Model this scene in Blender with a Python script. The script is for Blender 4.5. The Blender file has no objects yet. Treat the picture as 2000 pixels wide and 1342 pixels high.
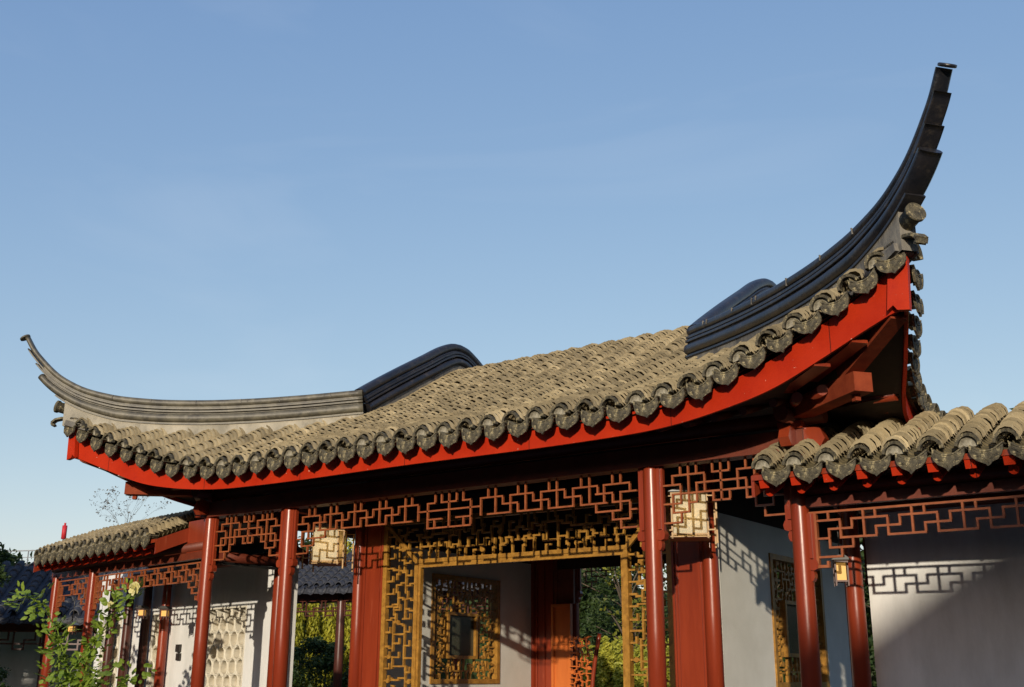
import bpy, math, random
import numpy as np
from mathutils import Vector, Matrix
random.seed(7)
S = bpy.context.scene
R = math.radians
# ---------------------------------------------------------------- camera, sky, sun, exposure
cam_d = bpy.data.cameras.new("camera"); cam = bpy.data.objects.new("camera", cam_d)
S.collection.objects.link(cam); S.camera = cam
cam_d.sensor_width = 36; cam_d.lens = 2169.082 / 2000 * 36; cam_d.clip_start = .1; cam_d.clip_end = 2000
pi_, ya_, ro_ = R(16.553), R(36.052), R(.316)
F = Vector((-math.sin(ya_), math.cos(ya_), 0)); Rt = Vector((math.cos(ya_), math.sin(ya_), 0)); Uz = Vector((0, 0, 1))
fw = F * math.cos(pi_) + Uz * math.sin(pi_); up = -F * math.sin(pi_) + Uz * math.cos(pi_)
rr = Rt * math.cos(ro_) + up * math.sin(ro_); uu = -Rt * math.sin(ro_) + up * math.cos(ro_)
cam.matrix_world = Matrix(((rr.x, uu.x, -fw.x, 10.97), (rr.y, uu.y, -fw.y, -13.433), (rr.z, uu.z, -fw.z, 1.6), (0, 0, 0, 1)))
SUN = Vector((.45, -1, .27)).normalized()           # towards the sun
sun_d = bpy.data.lights.new("sun", 'SUN'); sun = bpy.data.objects.new("sun", sun_d)
S.collection.objects.link(sun); sun_d.energy = 3.05; sun_d.angle = R(.7); sun_d.color = (1, .89, .72)
sun.rotation_mode = 'QUATERNION'; sun.rotation_quaternion = SUN.to_track_quat('Z', 'Y'); sun.location = (10, -20, 20)
W = bpy.data.worlds.new("World"); S.world = W; W.use_nodes = True
nt = W.node_tree; nt.nodes.clear()
def wn(t, **k):
    n = nt.nodes.new(t)
    for a, b in k.items(): setattr(n, a, b)
    return n
sky = wn('ShaderNodeTexSky'); sky.sky_type = 'NISHITA'; sky.sun_disc = False
sky.sun_elevation = math.asin(SUN.z); sky.sun_rotation = math.atan2(SUN.x, SUN.y)
sky.air_density = 1.0; sky.dust_density = .9; sky.ozone_density = 2.8; sky.altitude = 50
bg = wn('ShaderNodeBackground'); bg.inputs[1].default_value = .15
out = wn('ShaderNodeOutputWorld')
tc = wn('ShaderNodeTexCoord'); mp = wn('ShaderNodeMapping'); mp.inputs['Scale'].default_value = (1.6, 1.6, 7)
nz = wn('ShaderNodeTexNoise'); nz.inputs['Scale'].default_value = 1.6; nz.inputs['Detail'].default_value = 5; nz.inputs['Distortion'].default_value = .8
cr = wn('ShaderNodeValToRGB'); cr.color_ramp.elements[0].position = .54; cr.color_ramp.elements[1].position = .85
cr.color_ramp.elements[0].color = (0, 0, 0, 1); cr.color_ramp.elements[1].color = (.10, .10, .10, 1)
mx = wn('ShaderNodeMix', data_type='RGBA'); mx.inputs[7].default_value = (4.6, 4.8, 5.1, 1)
L_ = nt.links.new
L_(tc.outputs['Generated'], mp.inputs[0]); L_(mp.outputs[0], nz.inputs['Vector']); L_(nz.outputs[0], cr.inputs[0])
L_(cr.outputs[0], mx.inputs[0]); sp_ = wn('ShaderNodeSeparateColor'); cb_ = wn('ShaderNodeCombineColor'); L_(sky.outputs[0], sp_.inputs[0])
for i_, (p_, a_) in enumerate(((.84, 1.31), (.68, 1.38), (.40, 2.08))):     # gentle tone curve on the sky texture
    pw = wn('ShaderNodeMath', operation='POWER'); pw.inputs[1].default_value = p_; ml_ = wn('ShaderNodeMath', operation='MULTIPLY'); ml_.inputs[1].default_value = a_
    L_(sp_.outputs[i_], pw.inputs[0]); L_(pw.outputs[0], ml_.inputs[0]); L_(ml_.outputs[0], cb_.inputs[i_])
L_(cb_.outputs[0], mx.inputs[6]); L_(mx.outputs[2], bg.inputs[0]); L_(bg.outputs[0], out.inputs[0])
S.view_settings.view_transform = 'Standard'; S.view_settings.look = 'None'; S.view_settings.exposure = .3; S.view_settings.gamma = 1

# ---------------------------------------------------------------- materials
def mat(name, c1, c2=None, scale=6, rough=.6, bump=0, bscale=None, c3=None, s3=1.2, spec=.5, coat=0, metal=0, stretch=None, emit=None, es=0, trans=0, pos=(.35, .65), pos3=(.5, .72)):
    m = bpy.data.materials.new(name); m.use_nodes = True; t = m.node_tree; b = t.nodes['Principled BSDF']
    b.inputs['Roughness'].default_value = rough; b.inputs['Specular IOR Level'].default_value = spec
    b.inputs['Coat Weight'].default_value = coat; b.inputs['Coat Roughness'].default_value = .12; b.inputs['Metallic'].default_value = metal
    if trans: b.inputs['Transmission Weight'].default_value = trans
    if emit: b.inputs['Emission Color'].default_value = (*emit, 1); b.inputs['Emission Strength'].default_value = es
    co = t.nodes.new('ShaderNodeTexCoord'); mpg = t.nodes.new('ShaderNodeMapping'); t.links.new(co.outputs['Object'], mpg.inputs[0])
    if stretch: mpg.inputs['Scale'].default_value = stretch
    n = t.nodes.new('ShaderNodeTexNoise'); n.inputs['Scale'].default_value = scale; n.inputs['Detail'].default_value = 6; n.inputs['Roughness'].default_value = .6
    t.links.new(mpg.outputs[0], n.inputs['Vector'])
    r = t.nodes.new('ShaderNodeValToRGB'); r.color_ramp.elements[0].position = pos[0]; r.color_ramp.elements[1].position = pos[1]
    r.color_ramp.elements[0].color = (*c1, 1); r.color_ramp.elements[1].color = (*(c2 or c1), 1)
    t.links.new(n.outputs[0], r.inputs[0]); col = r.outputs[0]
    if c3:
        n3 = t.nodes.new('ShaderNodeTexNoise'); n3.inputs['Scale'].default_value = s3; n3.inputs['Detail'].default_value = 7; n3.inputs['Roughness'].default_value = .65
        t.links.new(mpg.outputs[0], n3.inputs['Vector'])
        r3 = t.nodes.new('ShaderNodeValToRGB'); r3.color_ramp.elements[0].position = pos3[0]; r3.color_ramp.elements[1].position = pos3[1]
        r3.color_ramp.elements[0].color = (0, 0, 0, 1); r3.color_ramp.elements[1].color = (1, 1, 1, 1)
        t.links.new(n3.outputs[0], r3.inputs[0])
        x = t.nodes.new('ShaderNodeMix'); x.data_type = 'RGBA'; x.inputs[7].default_value = (*c3, 1)
        t.links.new(r3.outputs[0], x.inputs[0]); t.links.new(col, x.inputs[6]); col = x.outputs[2]
    t.links.new(col, b.inputs['Base Color'])
    if bump:
        nb = t.nodes.new('ShaderNodeTexNoise'); nb.inputs['Scale'].default_value = bscale or scale * 3; nb.inputs['Detail'].default_value = 6
        t.links.new(mpg.outputs[0], nb.inputs['Vector'])
        bp = t.nodes.new('ShaderNodeBump'); bp.inputs['Strength'].default_value = bump; bp.inputs['Distance'].default_value = .02
        t.links.new(nb.outputs[0], bp.inputs['Height']); t.links.new(bp.outputs[0], b.inputs['Normal'])
    return m
M = {}
M['tile'] = mat('roof_tile_clay', (.275, .218, .12), (.40, .325, .19), 2.5, .85, .3, 30, c3=(.50, .43, .29), s3=30, pos3=(.55, .8))
M['tile_pan'] = mat('mossy_shaded_pan_tile', (.06, .05, .022), (.17, .135, .07), 7, .9, .4, 30)  # moss and valley shade both put into the pan colour
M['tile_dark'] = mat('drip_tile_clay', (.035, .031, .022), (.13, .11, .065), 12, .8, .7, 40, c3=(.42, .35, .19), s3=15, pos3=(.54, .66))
M['mortar'] = mat('lime_mortar', (.14, .125, .09), (.36, .33, .25), 14, .9, .5, 40)
M['ridge'] = mat('ridge_plaster_dark', (.010, .011, .015), (.024, .021, .022), 3, .37, .25, 22, c3=(.075, .062, .048), s3=7, pos3=(.55, .82), spec=.6)
M['ridge_pale'] = mat('ridge_plaster_sunlit_weathered', (.055, .051, .040), (.135, .122, .085), 4, .5, .15, 20, c3=(.2, .18, .13), s3=7, pos3=(.52, .75))  # sunlit tone of the left hip put into the colour, plus slight weathering
M['ridge_base_pale'] = mat('ridge_base_lime_sunlit', (.24, .22, .17), (.46, .42, .33), 3, .8, .3, 25, c3=(.16, .15, .12), s3=6, stretch=(1, 1, .5))  # left base paler: sunlight on it put into the colour
M['ridge_base'] = mat('ridge_base_plaster', (.07, .068, .065), (.24, .22, .18), 3, .8, .3, 25, c3=(.05, .048, .05), s3=5, stretch=(1, 1, .6))
M['red'] = mat('red_painted_board', (.39, .020, .004), (.50, .034, .007), 2, .55, .08, 50, c3=(.36, .018, .006), s3=4, pos3=(.5, .8), spec=.15)
M['lacquer'] = mat('red_lacquer', (.20, .026, .009), (.285, .042, .014), 2.2, .30, .05, 60, c3=(.40, .10, .05), s3=7, spec=.5, stretch=(2, 2, .22), pos3=(.63, .74))
M['lacquer_dark_shade'] = mat('dark_and_shaded_lacquer', (.06, .018, .012), (.09, .025, .016), 3, .35)  # on walkway and gallery posts the shade is put into this colour
M['wood'] = mat('red_brown_wood', (.12, .022, .010), (.17, .034, .014), 4, .5, .1, 30)
M['bracket'] = mat('matt_red_brown_beam', (.20, .034, .014), (.29, .056, .022), 5, .75, .15, 30, spec=.15)
M['lattice'] = mat('lattice_wood', (.24, .062, .020), (.35, .10, .032), 8, .45, .05, 60)
M['gold'] = mat('golden_ginkgo_wood', (.29, .138, .021), (.45, .225, .038), 7, .42, .15, 40, c3=(.20, .09, .016), s3=11)
M['orange'] = mat('orange_wood', (.52, .12, .022), (.64, .17, .034), 3, .4, .05, 30, stretch=(1, 1, .2))
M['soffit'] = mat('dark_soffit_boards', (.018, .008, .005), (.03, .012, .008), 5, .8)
M['white'] = mat('white_plaster', (.76, .75, .72), (.83, .82, .79), 1.3, .85, .15, 30, c3=(.55, .54, .50), s3=1.1, pos3=(.45, .85), stretch=(1.6, 1.6, .45))
M['inner_wall'] = mat('warm_plaster', (.64, .62, .55), (.73, .71, .64), 1.3, .85, .15, 30)
M['cream'] = mat('cream_clay', (.58, .52, .40), (.72, .67, .55), 6, .8, .2, 40)
M['cream_shade'] = mat('shaded_clay', (.42, .36, .26), (.52, .46, .34), 6, .9)  # recess shade put into the window backing colour
M['slate'] = mat('dark_slate_tile', (.014, .016, .024), (.04, .043, .055), 9, .6, .4, 30)
M['black'] = mat('dark_bronze', (.02, .018, .016), (.04, .035, .03), 6, .35)
M['paper'] = mat('lantern_glass', (.46, .43, .30), (.56, .52, .38), 3, .45)
M['bulb'] = mat('lamp_bulb', (1, .8, .5), None, 3, .5, emit=(1, .62, .25), es=26)
M['lampwood'] = mat('lantern_frame_wood', (.36, .2, .07), (.5, .3, .1), 8, .5)
M['amber'] = mat('amber_lamp_glass', (.7, .4, .1), None, 3, .5, emit=(1, .5, .10), es=.2)
M['smoke'] = mat('smoked_glass', (.05, .05, .035), (.07, .07, .045), 2, .25)
M['paving'] = mat('courtyard_paving', (.06, .055, .05), (.10, .09, .08), 1.5, .85, .4, 8)
M['stone'] = mat('grey_granite', (.3, .29, .27), (.42, .4, .37), 9, .8, .2)
M['leaf'] = mat('rose_leaf', (.13, .22, .022), (.30, .40, .05), 5, .42, spec=.5)
M['leaf_dark'] = mat('evergreen_leaf', (.02, .045, .012), (.06, .10, .02), 2, .6)
M['leaf_tree'] = mat('autumn_leaf', (.09, .12, .015), (.30, .30, .035), 1.5, .55)
M['willow'] = mat('willow_leaf', (.26, .27, .02), (.55, .50, .05), 1.2, .5)
M['hedge'] = mat('bamboo_leaf', (.28, .30, .03), (.55, .52, .07), 1.5, .5)
M['bark'] = mat('bark', (.06, .045, .03), (.12, .09, .06), 6, .9, .5)
M['petal'] = mat('pale_yellow_petal', (.75, .68, .25), (.85, .8, .45), 8, .6)
M['roof_far'] = mat('bare_twigs', (.12, .12, .12), (.16, .16, .15), 5, .8)
M['flag'] = mat('red_cloth', (.5, .02, .03), None, 5, .6)
M['steel'] = mat('grey_steel', (.3, .32, .34), None, 5, .5, metal=.4)
M['grass'] = mat('lawn', (.04, .07, .015), (.09, .12, .03), 1, .9, .5)
for k in ('paper', 'leaf', 'leaf_tree', 'willow', 'hedge', 'petal', 'leaf_dark'):
    b = M[k].node_tree.nodes['Principled BSDF']; b.inputs['Subsurface Weight'].default_value = 0
    t = M[k].node_tree; tr = t.nodes.new('ShaderNodeBsdfTranslucent'); ms = t.nodes.new('ShaderNodeMixShader'); ms.inputs[0].default_value = .35
    src = b.inputs['Base Color'].links[0].from_socket; t.links.new(src, tr.inputs[0])
    o_ = t.nodes['Material Output']; t.links.new(b.outputs[0], ms.inputs[1]); t.links.new(tr.outputs[0], ms.inputs[2]); t.links.new(ms.outputs[0], o_.inputs[0])

for k in ('tile',):                               # each tile has its own age: a per-tile tone baked at build time
    t = M[k].node_tree; b = t.nodes['Principled BSDF']; at_ = t.nodes.new('ShaderNodeAttribute'); at_.attribute_name = 'tone'
    hs = t.nodes.new('ShaderNodeMix'); hs.data_type = 'RGBA'; hs.blend_type = 'MULTIPLY'; hs.inputs[0].default_value = 1
    src = b.inputs['Base Color'].links[0].from_socket; t.links.new(src, hs.inputs[6]); t.links.new(at_.outputs['Fac'], hs.inputs[7]); t.links.new(hs.outputs[2], b.inputs['Base Color'])
t = M['red'].node_tree; b = t.nodes['Principled BSDF']; tc_ = t.nodes.new('ShaderNodeTexCoord'); sx_ = t.nodes.new('ShaderNodeSeparateXYZ'); t.links.new(tc_.outputs['Object'], sx_.inputs[0])
md = t.nodes.new('ShaderNodeMath'); md.operation = 'PINGPONG'; md.inputs[1].default_value = 1.13; t.links.new(sx_.outputs[0], md.inputs[0])
lt = t.nodes.new('ShaderNodeMath'); lt.operation = 'LESS_THAN'; lt.inputs[1].default_value = .006; t.links.new(md.outputs[0], lt.inputs[0])      # butt joints between boards
jm = t.nodes.new('ShaderNodeMix'); jm.data_type = 'RGBA'; jm.inputs[7].default_value = (.10, .012, .006, 1); src = b.inputs['Base Color'].links[0].from_socket
ch = t.nodes.new('ShaderNodeTexNoise'); ch.inputs['Scale'].default_value = 26; ch.inputs['Detail'].default_value = 3; t.links.new(tc_.outputs['Object'], ch.inputs['Vector'])
cg = t.nodes.new('ShaderNodeMath'); cg.operation = 'GREATER_THAN'; cg.inputs[1].default_value = .735; t.links.new(ch.outputs[0], cg.inputs[0])
cm = t.nodes.new('ShaderNodeMix'); cm.data_type = 'RGBA'; cm.inputs[7].default_value = (.62, .36, .26, 1)                                         # small paint chips
t.links.new(cg.outputs[0], cm.inputs[0]); t.links.new(src, cm.inputs[6]); t.links.new(lt.outputs[0], jm.inputs[0]); t.links.new(cm.outputs[2], jm.inputs[6]); t.links.new(jm.outputs[2], b.inputs['Base Color'])
# ---------------------------------------------------------------- mesh helpers
class MB:
    def __init__(s): s.v = []; s.f = []; s.sm = []; s.tone = []
    def add(s, vs, fs, smooth=False):
        o = len(s.v); s.v += [tuple(p) for p in vs]; s.f += [tuple(i + o for i in q) for q in fs]; s.sm += [smooth] * len(fs); return s
    def box(s, x0, x1, y0, y1, z0, z1, bev=0):
        x0, x1 = min(x0, x1), max(x0, x1); y0, y1 = min(y0, y1), max(y0, y1); z0, z1 = min(z0, z1), max(z0, z1)
        V = [(x, y, z) for z in (z0, z1) for y in (y0, y1) for x in (x0, x1)]
        return s.add(V, [(0, 2, 3, 1), (4, 5, 7, 6), (0, 1, 5, 4), (2, 6, 7, 3), (0, 4, 6, 2), (1, 3, 7, 5)])
    def bar(s, a, b, w, h, upv=(0, 0, 1)):      # rectangular beam from a to b; w sideways, h along upv
        a, b = Vector(a), Vector(b); d = (b - a).normalized(); u = Vector(upv); sd = d.cross(u)
        if sd.length < 1e-4: sd = Vector((1, 0, 0))
        sd.normalize(); u = sd.cross(d).normalized(); V = []
        for p in (a, b):
            for i, j in ((-1, -1), (1, -1), (1, 1), (-1, 1)): V.append(p + sd * (i * w / 2) + u * (j * h / 2))
        return s.add(V, [(3, 2, 1, 0), (4, 5, 6, 7), (0, 1, 5, 4), (1, 2, 6, 5), (2, 3, 7, 6), (3, 0, 4, 7)])
    def tube(s, pts, rad, n=12, caps=True, smooth=True):
        pts = [Vector(p) for p in pts]; rad = rad if isinstance(rad, (list, tuple)) else [rad] * len(pts)
        o = len(s.v); prev = None
        for i, p in enumerate(pts):
            d = (pts[min(i + 1, len(pts) - 1)] - pts[max(i - 1, 0)]).normalized()
            ref = Vector((0, 0, 1)) if abs(d.z) < .95 else Vector((1, 0, 0))
            if prev is not None: ref = prev
            sd = d.cross(ref)
            if sd.length < 1e-5: sd = d.cross(Vector((.3, .9, .1)))
            sd.normalize(); u = sd.cross(d).normalized(); prev = u
            for k in range(n):
                a = 2 * math.pi * k / n; s.v.append(tuple(p + (sd * math.cos(a) + u * math.sin(a)) * rad[i]))
        for i in range(len(pts) - 1):
            for k in range(n):
                a, b = o + i * n + k, o + i * n + (k + 1) % n; s.f.append((a, b, b + n, a + n)); s.sm.append(smooth)
        if caps:
            s.f.append(tuple(o + k for k in range(n))[::-1]); s.sm.append(False)
            e = o + (len(pts) - 1) * n; s.f.append(tuple(e + k for k in range(n))); s.sm.append(False)
        return s
    def prism(s, poly, fn, t0, t1):             # poly 2D list, fn(a,b,t)->xyz
        n = len(poly); V = [fn(a, b, t0) for a, b in poly] + [fn(a, b, t1) for a, b in poly]
        return s.add(V, [tuple(range(n))[::-1], tuple(range(n, 2 * n))] + [(i, (i + 1) % n, (i + 1) % n + n, i + n) for i in range(n)])
    def build(s, name, m, parent=None, loc=None):
        me = bpy.data.meshes.new(name); me.from_pydata(s.v, [], s.f); me.polygons.foreach_set('use_smooth', s.sm)
        me.materials.append(M[m]); me.update()
        if s.tone:
            s.tone += [1.0] * (len(s.f) - len(s.tone)); at_ = me.attributes.new('tone', 'FLOAT', 'FACE'); at_.data.foreach_set('value', s.tone)
        o = bpy.data.objects.new(name, me); S.collection.objects.link(o)
        if parent: o.parent = parent
        if loc: o.location = loc
        return o
def mkobj(name, me, parent, loc=(0, 0, 0), rot=(0, 0, 0), sc=(1, 1, 1)):
    o = bpy.data.objects.new(name, me); S.collection.objects.link(o); o.parent = parent; o.location = loc; o.rotation_euler = rot; o.scale = sc; return o
def thing(name, label, cat, loc=(0, 0, 0), rz=0, group=None):
    o = bpy.data.objects.new(name, None); S.collection.objects.link(o); o.empty_display_size = .3
    o.location = loc; o.rotation_euler = (0, 0, rz); o['label'] = label; o['category'] = cat
    if group: o['group'] = group
    return o
def struct(o): o['kind'] = 'structure'; return o
def herm(xs, ys):                               # monotone-ish cubic interpolation
    xs = np.array(xs, float); ys = np.array(ys, float); d = np.diff(ys) / np.diff(xs); m = np.zeros(len(xs)); m[0] = d[0]; m[-1] = d[-1]
    for i in range(1, len(xs) - 1):
        h0, h1 = xs[i] - xs[i - 1], xs[i + 1] - xs[i]; m[i] = (d[i - 1] * h1 + d[i] * h0) / (h0 + h1)
    def f(x):
        if x <= xs[0]: return ys[0] + (x - xs[0]) * m[0]
        if x >= xs[-1]: return ys[-1] + (x - xs[-1]) * m[-1]
        i = int(np.searchsorted(xs, x) - 1); h = xs[i + 1] - xs[i]; t = (x - xs[i]) / h
        return (2*t**3 - 3*t*t + 1) * ys[i] + (t**3 - 2*t*t + t) * h * m[i] + (-2*t**3 + 3*t*t) * ys[i+1] + (t**3 - t*t) * h * m[i+1]
    return f
def V3(*a): return Vector(a)

# ---------------------------------------------------------------- tile fields
def cover_row(mb, P, t0, t1, step, r=.140, rng=random, lips=True):
    """P(a,t)->(x,y,z); a = offset across the row, t = distance up the slope"""
    n = max(1, int(round((t1 - t0) / step))); st = (t1 - t0) / n; K = 7; row = rng.uniform(.78, 1.10); mb.tone += [1.0] * (len(mb.f) - len(mb.tone))
    for k in range(n):
        ta = t0 + k * st; tb = min(ta + st * 1.5, t1 + .02); da = rng.uniform(-.008, .008); dz = rng.uniform(-.005, .006); rs = r * rng.uniform(.96, 1.04); tw = rng.uniform(-.010, .010)
        ta += rng.uniform(-.012, .012)
        V = []
        for (t, rad, lift) in ((ta, rs - .020, .046), (ta, rs, .056), (tb, rs * .93, -.010)):
            for i in range(K):
                a = math.pi * i / (K - 1); x, y, z = P(da + math.cos(a) * rad + (tw if t == ta else 0), t)
                V.append((x, y, z + math.sin(a) * rad * 1.12 + lift + dz))
        fs = []
        for i in range(K - 1):
            fs.append((i, i + 1, K + i + 1, K + i)); fs.append((K + i, K + i + 1, 2 * K + i + 1, 2 * K + i))
        mb.add(V, fs[0::2], False); o = len(mb.v) - 3 * K
        for q in fs[1::2]: mb.f.append(tuple(o + i for i in q)); mb.sm.append(True)
        tn = row * rng.uniform(.66, 1.14) * (1.25 if rng.random() < .06 else 1); mb.tone += [tn * .8] * (K - 1) + [tn] * (K - 1)
def pan_row(mb, P, t0, t1, step, w=.15, rng=random):
    n = max(1, int(round((t1 - t0) / step))); st = (t1 - t0) / n; K = 5
    for k in range(n):
        ta = t0 + k * st; tb = ta + st * 1.3; dz = rng.uniform(-.006, .006); V = []
        for (t, lift) in ((ta, -.022), (ta, .018), (tb, -.004)):
            for i in range(K):
                a = -w + 2 * w * i / (K - 1); x, y, z = P(a, t); V.append((x, y, z + lift + dz + .09 * (a / w) ** 2 - .06))
        fs = []
        for i in range(K - 1): fs += [(i, i + 1, K + i + 1, K + i), (K + i, K + i + 1, 2 * K + i + 1, 2 * K + i)]
        mb.add(V, fs, False)
def drip_mesh(seed, w=.168, pointed=False):
    rng = random.Random(seed); mb = MB()
    out_ = [(-w, .02), (-w * 1.02, -.06), (-w * .88, -.13), (-w * .62, -.185), (-w * .3, -.22), (-.02, -.245), (0, -.275), (.02, -.245), (w * .3, -.22), (w * .62, -.185), (w * .88, -.13), (w * 1.02, -.06), (w, .02)]
    if not pointed: out_ = [(-w, .02), (-w * 1.03, -.06), (-w * .97, -.13), (-w * .78, -.19), (-w * .45, -.232), (-.025, -.252), (0, -.278), (.025, -.252), (w * .45, -.232), (w * .78, -.19), (w * .97, -.13), (w * 1.03, -.06), (w, .02)]
    hs = .82 if pointed else .80; out_ = [(a, b * hs) for a, b in out_]
    out_ = [(a + rng.uniform(-.006, .006), b + rng.uniform(-.007, .007)) for a, b in out_]
    top = [(w * .72, -.018), (w * .38, -.04), (0, -.05), (-w * .38, -.04), (-w * .72, -.018)]
    poly = out_ + top; n = len(poly)
    cx, cz = 0, -.10
    # front face built as rim plus dished relief
    def fr(a, b, t): return (a, t - .10 * (b) * -1 * .25, b)
    inner = [(cx + (a - cx) * .84, cz + (b - cz) * .84) for a, b in poly]; inn2 = [(cx + (a - cx) * .5 + rng.uniform(-.01, .01), cz + (b - cz) * .5) for a, b in poly]
    V = [fr(a, b, 0) for a, b in poly] + [fr(a, b, -.002) for a, b in inner] + [fr(a, b, .010 + rng.uniform(-.006, .004)) for a, b in inner] + [fr(a, b, rng.uniform(-.008, .008)) for a, b in inn2] + [fr(a, b, .028) for a, b in poly]
    fs = []
    for i in range(n):
        j = (i + 1) % n
        fs += [(i, j, n + j, n + i), (n + i, n + j, 2 * n + j, 2 * n + i), (2 * n + i, 2 * n + j, 3 * n + j, 3 * n + i), (j, i, 4 * n + i, 4 * n + j)]
    fs.append(tuple(3 * n + i for i in range(n))); fs.append(tuple(4 * n + i for i in range(n))[::-1])
    mb.add(V, fs)
    # pan edge going back under the roof
    mb.prism([(-w, .02), (-w * .38, -.05), (0, -.06), (w * .38, -.05), (w, .02), (w, .04), (w * .38, -.03), (0, -.04), (-w * .38, -.03), (-w, .04)], lambda a, b, t: (a, t, b), .004, .20)
    me = bpy.data.meshes.new('drip_tile'); me.from_pydata(mb.v, [], mb.f); me.materials.append(M['tile_dark']); return me
def collar_mesh(seed, r=.138):
    rng = random.Random(seed); mb = MB(); K = 11
    V = []
    prof = [(r * .78, .0), (r * 1.0, -.012), (r * 1.05, .02), (r * 1.0, .10), (r * .80, .08)]
    for rad, t in prof:
        for i in range(K):
            a = math.pi * (.02 + .96 * i / (K - 1)); V.append((math.cos(a) * rad * (1 + rng.uniform(-.02, .02)), t, math.sin(a) * rad * 1.08))
    fs = []
    m = len(prof)
    for j in range(m):
        jj = (j + 1) % m
        for i in range(K - 1): fs.append((j * K + i, jj * K + i, jj * K + i + 1, j * K + i + 1))
    mb.add(V, fs)
    for e in (0, K - 1): mb.f.append(tuple(j * K + e for j in range(m))); mb.sm.append(False)
    me = bpy.data.meshes.new('eave_tile'); me.from_pydata(mb.v, [], mb.f); me.materials.append(M['tile_dark']); return me
def plug_mesh(seed, r=.105):
    rng = random.Random(seed); mb = MB(); poly = [(math.cos(math.pi * i / 8) * r, math.sin(math.pi * i / 8) * r * 1.2) for i in range(9)]
    poly = [(a, b * rng.uniform(.75, 1.05)) for a, b in poly]
    mb.prism(poly, lambda a, b, t: (a, t, b), .045, .10)
    me = bpy.data.meshes.new('mortar_plug'); me.from_pydata(mb.v, [], mb.f); me.materials.append(M['mortar']); return me
DRIPS = [drip_mesh(i) for i in range(6)]; DRIPC = [drip_mesh(20 + i, .175, True) for i in range(6)]; COLLARS = [collar_mesh(i) for i in range(4)]; PLUGS = [plug_mesh(i) for i in range(3)]
def put_drip(parent, p, rz=0, slope=0, sc=1, roll=0, kind=None):
    return mkobj('drip_tile', random.choice(kind or DRIPS), parent, p, (random.uniform(-.05, .05) + .02, roll + random.uniform(-.04, .04), rz + random.uniform(-.05, .05)), (sc, 1, sc * random.uniform(.95, 1.04)))
def put_collar(parent, p, rz=0, sc=1, roll=0):
    c = mkobj('eave_tile', random.choice(COLLARS), parent, p, (random.uniform(-.05, .05), roll + random.uniform(-.03, .03), rz), (sc, 1, sc))
    if random.random() < .6: mkobj('mortar_plug', random.choice(PLUGS), c)
    return c

# ================================================================ GROUND
g = MB(); n_ = 24; rr_ = [0, 12, 30, 60, 120, 300, 900]
V = [(0, 0, 0)]; fs = []
for r in rr_[1:]:
    for k in range(n_): V.append((r * math.cos(2 * math.pi * k / n_), r * math.sin(2 * math.pi * k / n_), 0))
for k in range(n_): fs.append((0, 1 + k, 1 + (k + 1) % n_))
for j in range(len(rr_) - 2):
    for k in range(n_):
        a, b = 1 + j * n_ + k, 1 + j * n_ + (k + 1) % n_; fs.append((a, a + n_, b + n_, b))
g.add(V, fs); struct(g.build('ground', 'grass'))
p = MB(); p.box(-14, 22, -24, 16, -.3, .006); struct(p.build('courtyard', 'paving'))

# ================================================================ PAVILION
PAV = thing('garden_pavilion', 'open red-columned garden pavilion with sweeping upturned tiled roof corners', 'pavilion')
YC = 4.55                                           # centre line (mirror plane for the back)
fz = herm([0, 3.4, 3.9, 4.4, 5.25, 6.0, 6.7, 7.3, 7.6, 7.74], [4.58, 4.58, 4.585, 4.605, 4.685, 4.83, 5.075, 5.30, 5.40, 5.42])     # underside of the red board
ey = herm([0, 3.6, 4.4, 5.25, 6.0, 6.7, 7.3, 7.74], [1.08, 1.08, 1.13, 1.28, 1.39, 1.52, 1.64, 1.72])                              # overhang
ze = herm([0, 3.5, 4.4, 5.25, 5.83, 6.2, 6.93, 7.63, 7.8], [4.89, 4.89, 4.93, 5.06, 5.25, 5.37, 5.64, 5.96, 6.02])                   # pan tiles at the eave
zh = herm([3.57, 4.35, 5.13, 5.91, 6.69, 7.2, 7.8], [6.10, 5.95, 5.86, 5.80, 5.82, 5.90, 6.07])                                   # pan tiles along the hip
zb = herm([-1.25, 0, 1.57, 2.35, 3.4, 4.0, 4.3, 4.55], [4.89, 5.35, 6.10, 6.46, 7.08, 7.42, 7.54, 7.58])                           # mid slope
def yh(x): return 1.57 - .8 * (abs(x) - 3.57)
def surf(x, y):
    x = abs(x)
    if x <= 3.57: return zb(y)
    y0 = -(ey(x) + .15); y1 = yh(x); t = (y - y0) / max(y1 - y0, .05); t = max(t, 0)
    return ze(x) + (zh(x) - ze(x)) * t ** 1.19
XS = [.405 * k for k in range(13)] + [5.25, 5.63, 6.005, 6.38, 6.75, 7.11, 7.46]
XD = [.2025 + .405 * k for k in range(12)] + [5.065, 5.44, 5.82, 6.19, 6.57, 6.93, 7.29, 7.63]
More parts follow.
